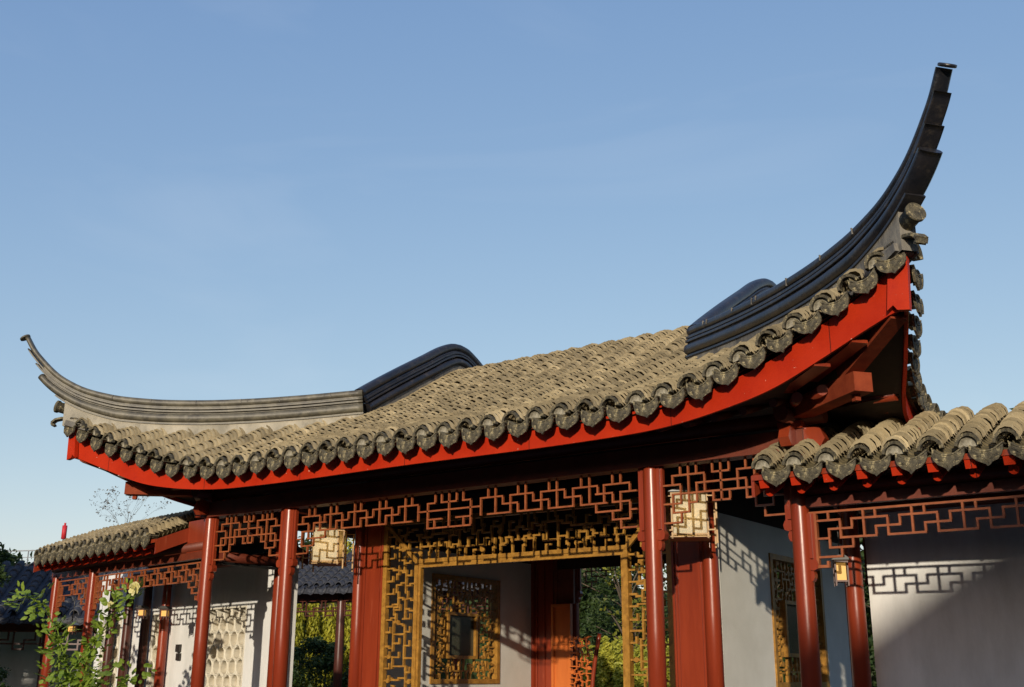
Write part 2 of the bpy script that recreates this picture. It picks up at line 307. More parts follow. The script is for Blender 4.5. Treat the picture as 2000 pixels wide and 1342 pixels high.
# side slopes: v = position along Y, w = X coordinate
sx = herm([-1.72, -.7, 0, .4, 1, 2, 4.55], [7.74, 7.38, 7.12, 7.0, 6.90, 6.85, 6.84])
def szf(v): return fz(max(0, 6.02 - v))
def sze(v): return ze(max(0, 6.02 - v))
def sxh(v): return 3.57 + max(0, (1.57 - v) / .8)
def ssurf(v, w):                                   # height of side slope at y=v, |x|=w
    x1 = sxh(v); x0 = sx(v) + .15; t = (x0 - w) / max(x0 - x1, .05); t = max(t, 0); zt = zh(x1) if v < 1.57 else 6.10
    return sze(v) + (zt - sze(v)) * t ** 1.15
roofF = MB(); roofP = MB()
for s in (-1, 1):
    for x in XS:
        if x == 0 and s < 0: continue
        y0 = -(ey(x) + .15) + .02; y1 = YC if x < 3.45 else yh(x) - .02
        if x >= 3.45 and x < 3.8: y1 = 1.6
        if y1 - y0 < .1: continue
        cover_row(roofF, lambda a, t, x=x, s=s: (s * x + a, t, surf(s * x + a * .5, t) + .035), y0 + .06, y1, .090)
    for x in XD:
        y0 = -(ey(x) + .15); y1 = YC if x < 3.45 else yh(x)
        if y1 - y0 < .1: continue
        pan_row(roofP, lambda a, t, x=x, s=s: (s * x + a, t, surf(s * x, t)), y0, y1, .10)
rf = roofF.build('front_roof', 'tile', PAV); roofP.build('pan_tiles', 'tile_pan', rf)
# solid bed under the tiles (closes gaps) and back slope, side slopes
def grid(mb, fn, us, vs, flip=False):
    V = [fn(u, v) for u in us for v in vs]; n = len(vs)
    fs = [(i * n + j, (i + 1) * n + j, (i + 1) * n + j + 1, i * n + j + 1) for i in range(len(us) - 1) for j in range(n - 1)]
    mb.add(V, fs if not flip else [q[::-1] for q in fs])
def slope_sheet(mb, off, back=False):
    us = list(np.linspace(-7.74, 7.74, 61)); ts = np.linspace(0, 1, 14)
    def fn(x, t):
        y0 = -(ey(abs(x)) + .05); y1 = YC if abs(x) < 3.57 else yh(x); y = y0 + (y1 - y0) * t
        return (x, (2 * YC - y) if back else y, surf(x, y) - off)
    grid(mb, fn, us, ts)
def side_sheet(mb, off, s):
    vs = list(np.linspace(-1.72, YC, 30)); vs += [2 * YC - v for v in vs[::-1]]; ts = np.linspace(0, 1, 10)
    def fn(v, t):
        u = v if v <= YC else 2 * YC - v; x0 = sx(u) + .05; x1 = sxh(u); w = x0 + (x1 - x0) * t
        return (s * w, v, ssurf(u, w) - off)
    grid(mb, fn, vs, ts)
bed = MB(); slope_sheet(bed, .10); slope_sheet(bed, .10, True); side_sheet(bed, .10, 1); side_sheet(bed, .10, -1)
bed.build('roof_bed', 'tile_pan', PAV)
rb = MB()
for s in (-1, 1):
    for x in XS:
        if x == 0 and s < 0: continue
        y0 = -(ey(x) + .15); y1 = YC if x < 3.45 else yh(x) - .02
        if y1 - y0 < .1: continue
        cover_row(rb, lambda a, t, x=x, s=s: (s * x + a, 2 * YC - t, surf(s * x, t) + .035), y0, y1, .3)
rb.build('back_roof', 'tile', PAV)
for s in (-1, 1):
    sd = MB(); v = -1.6
    vs = []
    while v < 2 * YC + 1.6: vs.append(v); v += .36 if (v < 1 or v > 8) else .405
    for v in vs:
        u = v if v <= YC else 2 * YC - v; x0 = sx(u) + .15; x1 = sxh(u) + .05
        if x0 - x1 < .1: continue
        cover_row(sd, lambda a, t, v=v, u=u, s=s: (s * t, v + a, ssurf(u, t) + .035), x0 - .06, x1, -.16) if False else cover_row(sd, lambda a, t, v=v, u=u, s=s, x0=x0: (s * (x0 - t), v + a, ssurf(u, x0 - t) + .035), .06, x0 - x1, .15)
    so = sd.build('side_roof', 'tile', PAV)
    for v in vs:
        u = v if v <= YC else 2 * YC - v; vm = v + .19; um = vm if vm <= YC else 2 * YC - vm
        slope = (sze(u + .1) - sze(u - .1)) / .2 * (1 if v <= YC else -1)
        put_collar(so, (s * (sx(u) + .17), v, sze(u) + .05), s * math.pi / 2, .95, 0)
        put_drip(so, (s * (sx(um) + .17), vm, sze(um) + .02), s * math.pi / 2)
# front eave tiles
for s in (-1, 1):
    for x in XS:
        if x == 0 and s < 0: continue
        rl = -s * math.atan((ze(x + .1) - ze(x - .1)) / .2) if x > .2 else 0
        put_collar(rf, (s * x, -(ey(x) + .135), surf(x, -(ey(x) + .15)) + .06), 0, 1 if x < 5.3 else .95, rl * .8)
    for x in XD:
        rl = -s * math.atan((ze(x + .1) - ze(x - .1)) / .2) if x > .2 else 0
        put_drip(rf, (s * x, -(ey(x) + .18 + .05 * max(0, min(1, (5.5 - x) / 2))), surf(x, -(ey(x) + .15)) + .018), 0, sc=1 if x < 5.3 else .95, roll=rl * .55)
# red fascia boards
def fh(x): return .29 + max(0, (x - 5.0)) * .055 + max(0, x - 7.2) * .15
fb = MB()
us = list(np.linspace(-7.76, 7.76, 121)); poly = []
V = []; fs = []
for i, x in enumerate(us):
    a = abs(x); y = -ey(a); z0 = fz(a); z1 = z0 + fh(a)
    V += [(x, y, z0), (x, y + .045, z0), (x, y + .045, z1), (x, y, z1)]
    if i:
        b0 = 4 * (i - 1); b1 = 4 * i; fs += [(b0 + k, b1 + k, b1 + (k + 1) % 4, b0 + (k + 1) % 4) for k in range(4)]
fs += [(0, 1, 2, 3), tuple(4 * (len(us) - 1) + k for k in (3, 2, 1, 0))]
fb.add(V, [q[::-1] for q in fs]); fasc = fb.build('fascia_board', 'red', PAV)
for s in (-1, 1):
    fb = MB(); V = []; fs = []; us = list(np.linspace(-1.70, YC, 40)); us += [2 * YC - v for v in us[::-1][1:]]
    for i, v in enumerate(us):
        u = v if v <= YC else 2 * YC - v; x = sx(u); z0 = szf(u); z1 = z0 + fh(6.02 - u if u < 1 else 0)
        V += [(s * x, v, z0), (s * (x - .045), v, z0), (s * (x - .045), v, z1), (s * x, v, z1)]
        if i:
            b0 = 4 * (i - 1); b1 = 4 * i; fs += [(b0 + k, b1 + k, b1 + (k + 1) % 4, b0 + (k + 1) % 4) for k in range(4)]
    fs += [(0, 1, 2, 3), tuple(4 * (len(us) - 1) + k for k in (3, 2, 1, 0))]
    fb.add(V, fs); fb.build('fascia_board', 'red', PAV)
    # corner cover board with a notched foot
    cb = MB(); cb.prism([(-.24, -.02), (-.17, .03), (-.13, -.03), (0, -.05), (.03, .58), (-.18, .56)], lambda a, b, t, s=s: (s * (7.76 + a * 1.0), t, 5.42 + b), -1.775, -1.70)
    cb.build('corner_board', 'red', PAV)
# soffit boards: outer part up to the board, inner part to the beam, ceiling behind
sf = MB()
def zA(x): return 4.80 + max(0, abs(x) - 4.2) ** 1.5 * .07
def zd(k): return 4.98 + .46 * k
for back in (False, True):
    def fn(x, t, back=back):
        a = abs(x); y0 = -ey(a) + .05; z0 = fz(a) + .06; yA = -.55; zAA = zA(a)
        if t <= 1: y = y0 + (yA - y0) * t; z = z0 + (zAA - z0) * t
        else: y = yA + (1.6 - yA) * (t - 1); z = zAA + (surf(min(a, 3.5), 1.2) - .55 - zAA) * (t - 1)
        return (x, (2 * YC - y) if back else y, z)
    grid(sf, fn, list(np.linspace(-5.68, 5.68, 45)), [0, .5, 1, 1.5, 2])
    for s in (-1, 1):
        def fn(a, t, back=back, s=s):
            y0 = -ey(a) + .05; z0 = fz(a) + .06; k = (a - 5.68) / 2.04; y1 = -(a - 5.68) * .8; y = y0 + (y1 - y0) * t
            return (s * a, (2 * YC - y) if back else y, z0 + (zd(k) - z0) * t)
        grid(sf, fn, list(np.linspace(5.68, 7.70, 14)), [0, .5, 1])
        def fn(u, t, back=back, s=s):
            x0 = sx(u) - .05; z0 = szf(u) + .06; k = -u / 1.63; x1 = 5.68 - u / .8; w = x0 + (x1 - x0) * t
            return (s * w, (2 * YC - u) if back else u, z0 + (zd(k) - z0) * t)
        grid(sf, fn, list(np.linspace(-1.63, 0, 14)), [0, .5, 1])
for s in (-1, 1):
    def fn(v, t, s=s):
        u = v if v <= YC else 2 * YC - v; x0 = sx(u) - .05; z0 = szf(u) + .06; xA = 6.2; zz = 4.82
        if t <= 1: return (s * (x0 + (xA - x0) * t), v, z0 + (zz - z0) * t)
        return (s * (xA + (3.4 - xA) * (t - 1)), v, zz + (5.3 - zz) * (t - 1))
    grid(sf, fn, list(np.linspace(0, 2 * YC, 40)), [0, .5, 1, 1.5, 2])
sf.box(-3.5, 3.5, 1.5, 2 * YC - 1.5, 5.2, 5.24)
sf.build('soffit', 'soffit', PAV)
# round rafters showing their cut ends
for s in (-1, 1):
    for k in range(0, 15):
        if k == 0 and s < 0: continue
        x = .405 * k + (0 if k < 14 else 0)
        if x <= 5.7: MB().tube([(s * x, -.62, zA(x) - .075), (s * x, .35, zA(x) + .22)], .055, 10).build('rafter', 'wood', PAV)
    for j, (dx, dy, dz) in enumerate(((6.02, -.70, 4.86), (6.38, -.80, 4.88))):
        MB().tube([(s * (5.55 + .1 * j), .3, 4.98), (s * dx, dy, dz)], .068, 12).build('rafter', 'lacquer', PAV)
    for j, (dx, dy, dz) in enumerate(((7.0, .05, 4.90), (6.75, .5, 4.86))):
        MB().tube([(s * 5.5, .35 + j * .3, 4.98), (s * dx, dy, dz)], .068, 12).build('rafter', 'lacquer', PAV)
    hb = MB(); hb.bar((s * 5.45, .18, 4.84), (s * 6.94, -.99, 4.86), .24, .23)
    hb.bar((s * 6.78, -.865, 4.71), (s * 6.84, -.91, 4.71), .07, .09)
    hp = hb.build('hip_beam', 'bracket', PAV)
    ub = MB(); ub.bar((s * 6.66, -.78, 5.02), (s * 7.56, -1.56, 5.44), .20, .20); ub.build('upturned_hip_beam', 'bracket', PAV)
    for (p0, p1) in (((6.22, -.74, 5.04), (7.10, -1.48, 5.20)), ((5.86, -.68, 4.96), (6.62, -1.40, 5.02))): MB().bar((s * p0[0], p0[1], p0[2]), (s * p1[0], p1[1], p1[2]), .20, .04).build('soffit_board', 'lacquer', PAV)
# columns
def column(parent, x, y, z0, z1, r=.12, m='lacquer', base=True):
    mb = MB(); n = 28; mb.tube([(x, y, z0 + .2), (x, y, (z0 + z1) / 2), (x, y, z1 - .03), (x, y, z1)], [r * 1.04, r, r * .92, r * .90], n); c = mb.build('column', m, parent)
    if base: b = MB(); b.tube([(x, y, z0), (x, y, z0 + .06), (x, y, z0 + .14), (x, y, z0 + .2)], [r * 1.5, r * 1.65, r * 1.5, r * 1.15], 24); b.build('column_base', 'stone', c)
    return c
for y, zt in ((0, 4.95), (2 * YC, 4.95)):
    for x in (-5.68, -3.58, 3.58, 5.68): column(PAV, x, y, 0, 4.334)
for y in (1.78, 7.32):
    for x in (-5.68, -3.55, 3.55, 5.68): column(PAV, x, y, 0, 4.9)
# beams and purlins
MB().box(-5.83, 5.83, -.125, .125, 4.335, 4.60).build('beam', 'wood', PAV)
MB().box(-5.83, 5.83, 2 * YC - .125, 2 * YC + .125, 4.335, 4.60).build('beam', 'wood', PAV)
for y in (0, 2 * YC): MB().tube([(-6.1, y, 4.76), (6.1, y, 4.76)], .10, 14).build('purlin', 'wood', PAV)
for s in (-1, 1):
    MB().box(s * 5.57, s * 5.79, .128, 2 * YC - .128, 4.337, 4.598).build('beam', 'wood', PAV)
    MB().tube([(s * 5.68, -.42, 4.76), (s * 5.68, 2 * YC + .42, 4.76)], .10, 14).build('purlin', 'wood', PAV)
    b = MB(); b.prism([(.16, 4.38), (.36, 4.36), (.42, 4.45), (.36, 4.60), (.10, 4.62)], lambda a, z, t, s=s: (s * (5.68 + a), t, z), -.075, .075)
    b.prism([(.13, 4.38), (.30, 4.36), (.38, 4.46), (.30, 4.62), (.10, 4.62)], lambda a, z, t, s=s: (s * 5.68 + t, -a, z), -.07, .07)
    b.box(s * 5.68 - .16, s * 5.68 + .16, -.16, .16, 4.603, 4.70); b.build('bracket', 'lacquer', PAV)
for y in (1.78, 7.32):
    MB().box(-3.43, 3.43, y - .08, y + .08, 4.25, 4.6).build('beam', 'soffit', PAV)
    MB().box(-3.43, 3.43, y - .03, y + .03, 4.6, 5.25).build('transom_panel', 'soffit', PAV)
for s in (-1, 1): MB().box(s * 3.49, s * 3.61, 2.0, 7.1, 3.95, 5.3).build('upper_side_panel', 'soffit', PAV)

# hanging lattices ------------------------------------------------------------
def lattice_obj(parent, segs, y, w=.024, d=.036, fn=None, name='hanging_lattice', m='lattice'):
    mb = MB(); fn = fn or (lambda x, z: (x, y, z)); i = 0
    for (x0, z0, x1, z1) in segs:
        if abs(x0 - x1) < 1e-6:
            if z0 > z1: z0, z1 = z1, z0
            mb.box(x0 - w / 2, x0 + w / 2, y - d / 2, y + d / 2, z0 - w / 2 + .0011, z1 + w / 2 - .0011)
        else:
            if x0 > x1: x0, x1 = x1, x0
            mb.box(x0 - w / 2, x1 + w / 2, y - d / 2 - .002, y + d / 2 + .002, z0 - w / 2, z0 + w / 2)
    return mb.build(name, m, parent)
def chain(pts): return [(*pts[i], *pts[i + 1]) for i in range(len(pts) - 1)]
g1, g2, g3, g4, g5, g6 = 4.165, 4.045, 3.912, 3.79, 3.667, 3.545; GT = 4.325
half = []
for k in range(4):                                   # repeating meander, right half
    X = .627 + .558 * k if False else 1.742 + .558 * (k - 2)
    s_ = .1385
    half += [(X, g1, X, g3), (X, g1, X + 3 * s_, g1), (X + 3 * s_, g1, X + 3 * s_, g2), (X + 3 * s_, g2, X + 5 * s_, g2), (X + 5 * s_, g2, X + 5 * s_, g3),
             (X + s_, g3, X + 4.03 * s_, g3), (X + 2 * s_, GT, X + 2 * s_, g3), (X + s_, GT, X + s_, g1)]
half += [(2.82, g3, 2.82, g4 + .12)]
half = [q for q in half if q[2] < 2.83 and q[0] < 2.83 or q[1] == g3] 
half += chain([(2.82, g3), (2.82, g1), (3.24, g1), (3.24, g2)]) + chain([(3.34, g2), (3.09, g2), (3.09, g4), (2.686, g4), (2.686, g3)]) + chain([(2.69, g2), (2.962, g2), (2.962, g3), (3.24, g3), (3.24, g5), (2.958, g5), (2.958, g4)])
half += chain([(3.09, g5), (3.09, g6), (3.34, g6)]) + [(3.24, g4, 3.34, g4), (2.96, GT, 2.96, g1), (3.092, GT, 3.092, g1)]
half += chain([(.43, g4 - .015), (.43, g1), (.28, g1)]) + [(.28, g1, .28, GT), (.15, GT, .15, g1 + 0), (0, g1, .15, g1), (.15, g3 + .0, .43, g3), (.29, g4 - .015, .29, g3), (0, g4 - .015, .43, g4 - .015), (.43, g2, .627, g2)]
seg = half + [(-a, b, -c, d) for a, b, c, d in half] + [(0, GT, 0, g4 - .015), (-.43, g2, .43, g2)]
def frame_boards(parent, x, s, z0, z1, y=0, drop=True, m='lattice'):
    """vertical lattice jamb beside a column with its carved drop; s = direction away from the column"""
    mb = MB(); mb.box(x, x + s * .045, y - .05, y + .05, z0, z1); mb.box(x + s * .045, x + s * .085, y - .03, y + .03, z0 - .02, z1)
    o = mb.build('lattice_jamb', 'lacquer', parent)
    if drop:
        d = MB(); d.prism([(0, z0 - .14), (.05, z0 - .15), (.10, z0 - .13), (.115, z0 - .07), (.09, z0 - .015), (0, z0 - .012)], lambda a, b, t: (x + s * (a - .005), t, b), y - .055, y + .055)
        d.prism([(0, z0 - .27), (.03, z0 - .28), (.055, z0 - .24), (.06, z0 - .19), (.045, z0 - .152), (0, z0 - .15)], lambda a, b, t: (x + s * (a - .005), t, b), y - .045, y + .045)
        d.build('carved_drop', 'lacquer', o)
    return o
for yy in (0, 2 * YC):
    lattice_obj(PAV, seg, yy)
    hs = [.12 * k for k in range(16)]; x0 = 3.79
    G = lambda i: x0 + .1195 * i
    h1, h2, h3, h4, h5, h6 = 4.19, 4.065, 3.937, 3.81, 3.69, 3.555
    lh = chain([(3.70, h2), (G(2), h2), (G(2), h4), (3.70, h4)]) + chain([(G(1), h2), (G(1), h1), (G(5), h1), (G(5), h3)]) + chain([(G(1), h3), (G(1), h5), (G(3), h5), (G(3), GT)])
    lh += [(G(1), h3, G(7), h3), (G(4), h1, G(4), GT), (G(2), h1, G(2), GT)] + chain([(G(3), h4), (G(4), h4), (G(4), h2), (G(7), h2)]) + chain([(G(2), h5), (G(2), h6), (3.70, h6)])
    lh += chain([(G(6), GT), (G(6), h1), (G(7), h1)]) + chain([(G(6), h3), (G(6), h4), (G(7), h4)])
    cxx = G(7)
    full = lh + [(2 * cxx - a, b, 2 * cxx - c, d) for a, b, c, d in lh] + [(cxx, GT, cxx, h4)]
    lattice_obj(PAV, full, yy); lattice_obj(PAV, [(-a, b, -c, d) for a, b, c, d in full], yy)
    for s in (-1, 1):
        frame_boards(PAV, s * 3.475, -s, 3.48, 4.33, yy); frame_boards(PAV, s * 3.685, s, 3.48, 4.33, yy); frame_boards(PAV, s * 5.58, -s, 3.48, 4.33, yy)

# inner partitions: red panels, golden openwork screens -----------------------------
def carved(parent, x0, x1, z0, z1, y, ncol, cell, m='gold', fn=None, seed=1, w=.031, d=.05, name='carved_openwork', vertical=True):
    """irregular fretwork: wobbling stems joined by staggered cross pieces, small rosettes"""
    rng = random.Random(seed); mb = MB(); L = (z1 - z0) if vertical else (x1 - x0); B = (x1 - x0) if vertical else (z1 - z0)
    def P(a, b):
        p = (x0 + a, z0 + b) if vertical else (x0 + b, z0 + a)
        return fn(p[0], p[1]) if fn else (p[0], y, p[1])
    depth = Vector(P(0, 1)) - Vector(P(0, 0)); acr = Vector(P(1, 0)) - Vector(P(0, 0)); nrm = depth.cross(acr).normalized()
    def seg_(a0, b0, a1, b1, ww=w):
        if abs(a0 - a1) + abs(b0 - b1) < .01: return
        e = Vector(P(a1, b1)) - Vector(P(a0, b0)); e.normalize(); e *= ww * .45
        mb.bar(Vector(P(a0, b0)) - e, Vector(P(a1, b1)) + e, d * rng.uniform(.9, 1.1), ww * rng.uniform(.8, 1.15), upv=e.cross(nrm))
    cw = B / ncol; lines = []
    for c in range(ncol + 1):
        a = c * cw; pts = [(a, 0)]; b = 0
        if 0 < c < ncol:
            while b < L - cell * .6:
                b += cell * rng.uniform(.45, .9); j = a + rng.choice((-1, 0, 1)) * cw * .22
                pts.append((pts[-1][0], b)); pts.append((j, b + rng.uniform(-.02, .02)))
            pts.append((pts[-1][0], L))
            for i in range(len(pts) - 1):
                if rng.random() < .86: seg_(*pts[i], *pts[i + 1])
        else: pts.append((a, L))
        lines.append(pts)
    def at(pts, b):
        for i in range(len(pts) - 1):
            if pts[i][1] <= b <= pts[i + 1][1] + 1e-6: return pts[i][0]
        return pts[-1][0]
    for c in range(ncol):
        b = rng.uniform(0, cell)
        while b < L:
            a0, a1 = at(lines[c], b), at(lines[c + 1], b); r = rng.random()
            if r < .75:
                mid = (a0 + a1) / 2; db = rng.choice((-1, 1)) * cell * .16 if rng.random() < .5 else 0
                seg_(a0, b, mid, b); seg_(mid, b, mid, b + db) if db else None; seg_(mid, b + db, a1, b + db)
            else:
                seg_(a0, b, a0 + (a1 - a0) * .55, b); seg_(a0 + (a1 - a0) * .55, b, a0 + (a1 - a0) * .55, b + cell * .4)
            if rng.random() < .22:
                c0 = Vector(P((a0 + a1) / 2, b)); rad = .04
                mb.tube([c0 - nrm * .03, c0 + nrm * .03], rad, 7)
            b += cell * rng.uniform(.75, 1.25)
    return mb.build(name, m, parent)
for y, sgn in ((1.78, 1), (7.32, -1)):
    for s in (-1, 1):
        # plain lacquered panel with moulded edge between column and screen
        if y < 3 or s > 0:
            o = MB().box(s * 2.93, s * 3.43, y - .03, y + .03, .2, 4.25).build('side_panel', 'lacquer', PAV)
            mm = MB(); mm.box(s * 2.93, s * 2.97, y - .06, y - .032, .2, 4.25); mm.box(s * 3.0, s * 3.02, y - .05, y - .032, .2, 4.25); mm.box(s * 3.36, s * 3.40, y - .05, y - .032, .2, 4.25); mm.build('moulding', 'lacquer', o)
        else:
            o = MB().box(-3.43, -2.93, y - .03, y + .03, .2, 4.25).build('side_panel', 'lacquer', PAV)
            mm = MB()
            for a in (-3.40, -3.2, -2.98): mm.box(a, a + .03, y - .06, y - .032, .2, 4.25)
            mm.build('moulding', 'lacquer', o)
    if y > 3:                                       # plain rear opening; transom colour carries the upper interior shade
        sc = MB()
        for s in (-1, 1): sc.box(s * 2.93, s * 2.84, y - .05, y + .05, .2, 4.25)
        sc.build('door_post', 'wood', PAV); MB().box(-2.838, 2.838, y - .03, y + .03, 3.80, 4.249).build('transom_panel', 'soffit', PAV)
        MB().box(-2.84, -2.42, y - .04, y + .02, 3.06, 3.80).build('door_shade_panel', 'wood', PAV)  # dark panel added for the shade over the door top
        continue
    sc = MB(); wj = .07
    for s in (-1, 1):
        sc.box(s * 2.93, s * 2.84, y - .05, y + .05, .2, 4.25); sc.box(s * 2.09, s * 2.17, y - .06, y + .06, .2, 3.46)
        sc.box(s * 2.04, s * 2.088, y - .04, y + .04, .2, 3.382)
    sc.box(-2.17, 2.17, y - .058, y + .058, 3.462, 3.53); sc.box(-2.088, 2.088, y - .04, y + .04, 3.384, 3.46); sc.box(-2.84, 2.84, y - .05, y + .05, 4.17, 4.25)
    scr = sc.build('screen_frame', 'gold' if y < 3 else 'orange', PAV)
    for s in (-1, 1):
        a, b = sorted((s * 2.83, s * 2.18)); carved(scr, a, b, .25, 4.17, y, 3, .20, m='gold' if y < 3 else 'orange', seed=5 + s + int(y))
    carved(scr, -2.17, 2.17, 3.54, 4.17, y, 3, .20, m='gold' if y < 3 else 'orange', seed=9 + int(y), vertical=False)
    for s in (-1, 1): MB().bar((s * 2.15, y - .03, 3.50), (s * 2.82, y - .03, 4.15), .05, .07, upv=(0, 0, 1)).build('corner_brace', 'gold' if y < 3 else 'orange', scr)
# rear door leaf in orange wood
dr = MB(); dr.box(-2.92, -2.42, 7.18, 7.23, .2, 3.05); d0 = dr.build('door', 'orange', PAV)
dm = MB(); dm.box(-2.92, -2.86, 7.14, 7.178, .2, 3.05); dm.box(-2.48, -2.42, 7.14, 7.178, .2, 3.05); dm.box(-2.86, -2.48, 7.14, 7.178, 2.99, 3.05); dm.box(-2.86, -2.48, 7.14, 7.178, 2.2, 2.26); dm.build('door_rail', 'orange', d0)
# curved red openwork wing beside the rear doorway
wg = MB(); pts = [(-1.66 - .22 * math.sin(min(t, 2.0) * 1.1), 7.1, 2.42 - t) for t in np.linspace(0, 2.2, 16)]
wg.tube(pts, .045, 8); wing = wg.build('curved_jamb', 'lacquer', PAV)
carved(wing, -2.40, -1.86, .3, 2.34, 7.1, 4, .13, m='orange', seed=21, w=.02)
# side walls with carved windows
for s in (-1, 1):
    wm = MB()
    x0, x1 = s * 3.49, s * 3.61
    for (ya, yb, za, zb_) in ((1.95, 3.80, .2, 3.95), (6.0, 7.2, .2, 3.95), (3.80, 6.0, .2, 1.42), (3.80, 6.0, 3.48, 3.95)): wm.box(x0, x1, ya, yb, za, zb_)
    wall = wm.build('side_wall', 'inner_wall', PAV)
    fr = MB(); f0, f1 = s * 3.46, s * 3.64
    for (ya, yb, za, zb_) in ((3.78, 3.87, 1.40, 3.50), (5.93, 6.02, 1.40, 3.50), (3.87, 5.93, 1.40, 1.49), (3.87, 5.93, 3.41, 3.50), (4.28, 4.34, 1.88, 2.78), (5.20, 5.26, 1.88, 2.78), (4.34, 5.20, 1.88, 1.94), (4.34, 5.20, 2.72, 2.78)): fr.box(f0, f1, ya, yb, za, zb_)
    fro = fr.build('window_frame', 'gold', wall)
    fnp = lambda a, b, s=s: (s * 3.55, a, b)
    carved(fro, 3.88, 4.27, 1.5, 3.4, 0, 3, .15, fn=fnp, seed=31, w=.03); carved(fro, 5.27, 5.92, 1.5, 3.4, 0, 4, .15, fn=fnp, seed=32, w=.03)
    carved(fro, 4.28, 5.26, 2.79, 3.4, 0, 4, .15, fn=fnp, seed=33, vertical=False, w=.03); carved(fro, 4.28, 5.26, 1.5, 1.87, 0, 2, .15, fn=fnp, seed=34, vertical=False, w=.03)
    MB().box(s * 3.53, s * 3.57, 4.34, 5.20, 1.94, 2.72).build('window_pane', 'smoke', fro)
# a red log purlin and tiled edge seen through the left bay
# ridges -----------------------------------------------------------------------
ht = herm([-.1, 0, .99, 2.0, 3.0, 4.0, 4.68, 5.33, 5.72, 6.0, 6.17, 6.33], [6.80, 6.79, 6.68, 6.59, 6.54, 6.555, 6.63, 6.82, 7.05, 7.31, 7.50, 7.75])
DH = Vector((4.11, -3.29, 0)).normalized()
def ridge_sweep(mb, path, layers, nrm_side):
    """path: list of (pos, downvec, taper); layers: (off0, off1, halfwidth, round, i_end)"""
    for (o0, o1, hw, rd, iend) in layers:
        K = 9; V = []; P_ = path[:iend]
        for (pos, dn, tp) in P_:
            c = (o0 + o1) / 2 * tp; h = (o1 - o0) / 2 * tp; w = hw * (.55 + .45 * tp)
            for k in range(2 * K):
                a = 2 * math.pi * k / (2 * K); ca, sa = math.cos(a), math.sin(a)
                if rd: q = (abs(ca) ** .75 * (1 if ca > 0 else -1), abs(sa) ** .75 * (1 if sa > 0 else -1))
                else: q = (max(-1, min(1, ca * 1.6)), max(-1, min(1, sa * 1.6)))
                V.append(pos + nrm_side * (q[0] * w) + dn * (c - q[1] * h))
        n = 2 * K; fs = []
        for i in range(len(P_) - 1):
            for k in range(n): fs.append((i * n + k, i * n + (k + 1) % n, (i + 1) * n + (k + 1) % n, (i + 1) * n + k))
        mb.add(V, fs, True); o = len(mb.v) - len(V)
        mb.f.append(tuple(o + k for k in range(n))); mb.sm.append(False); mb.f.append(tuple(o + (len(P_) - 1) * n + k for k in range(n))[::-1]); mb.sm.append(False)
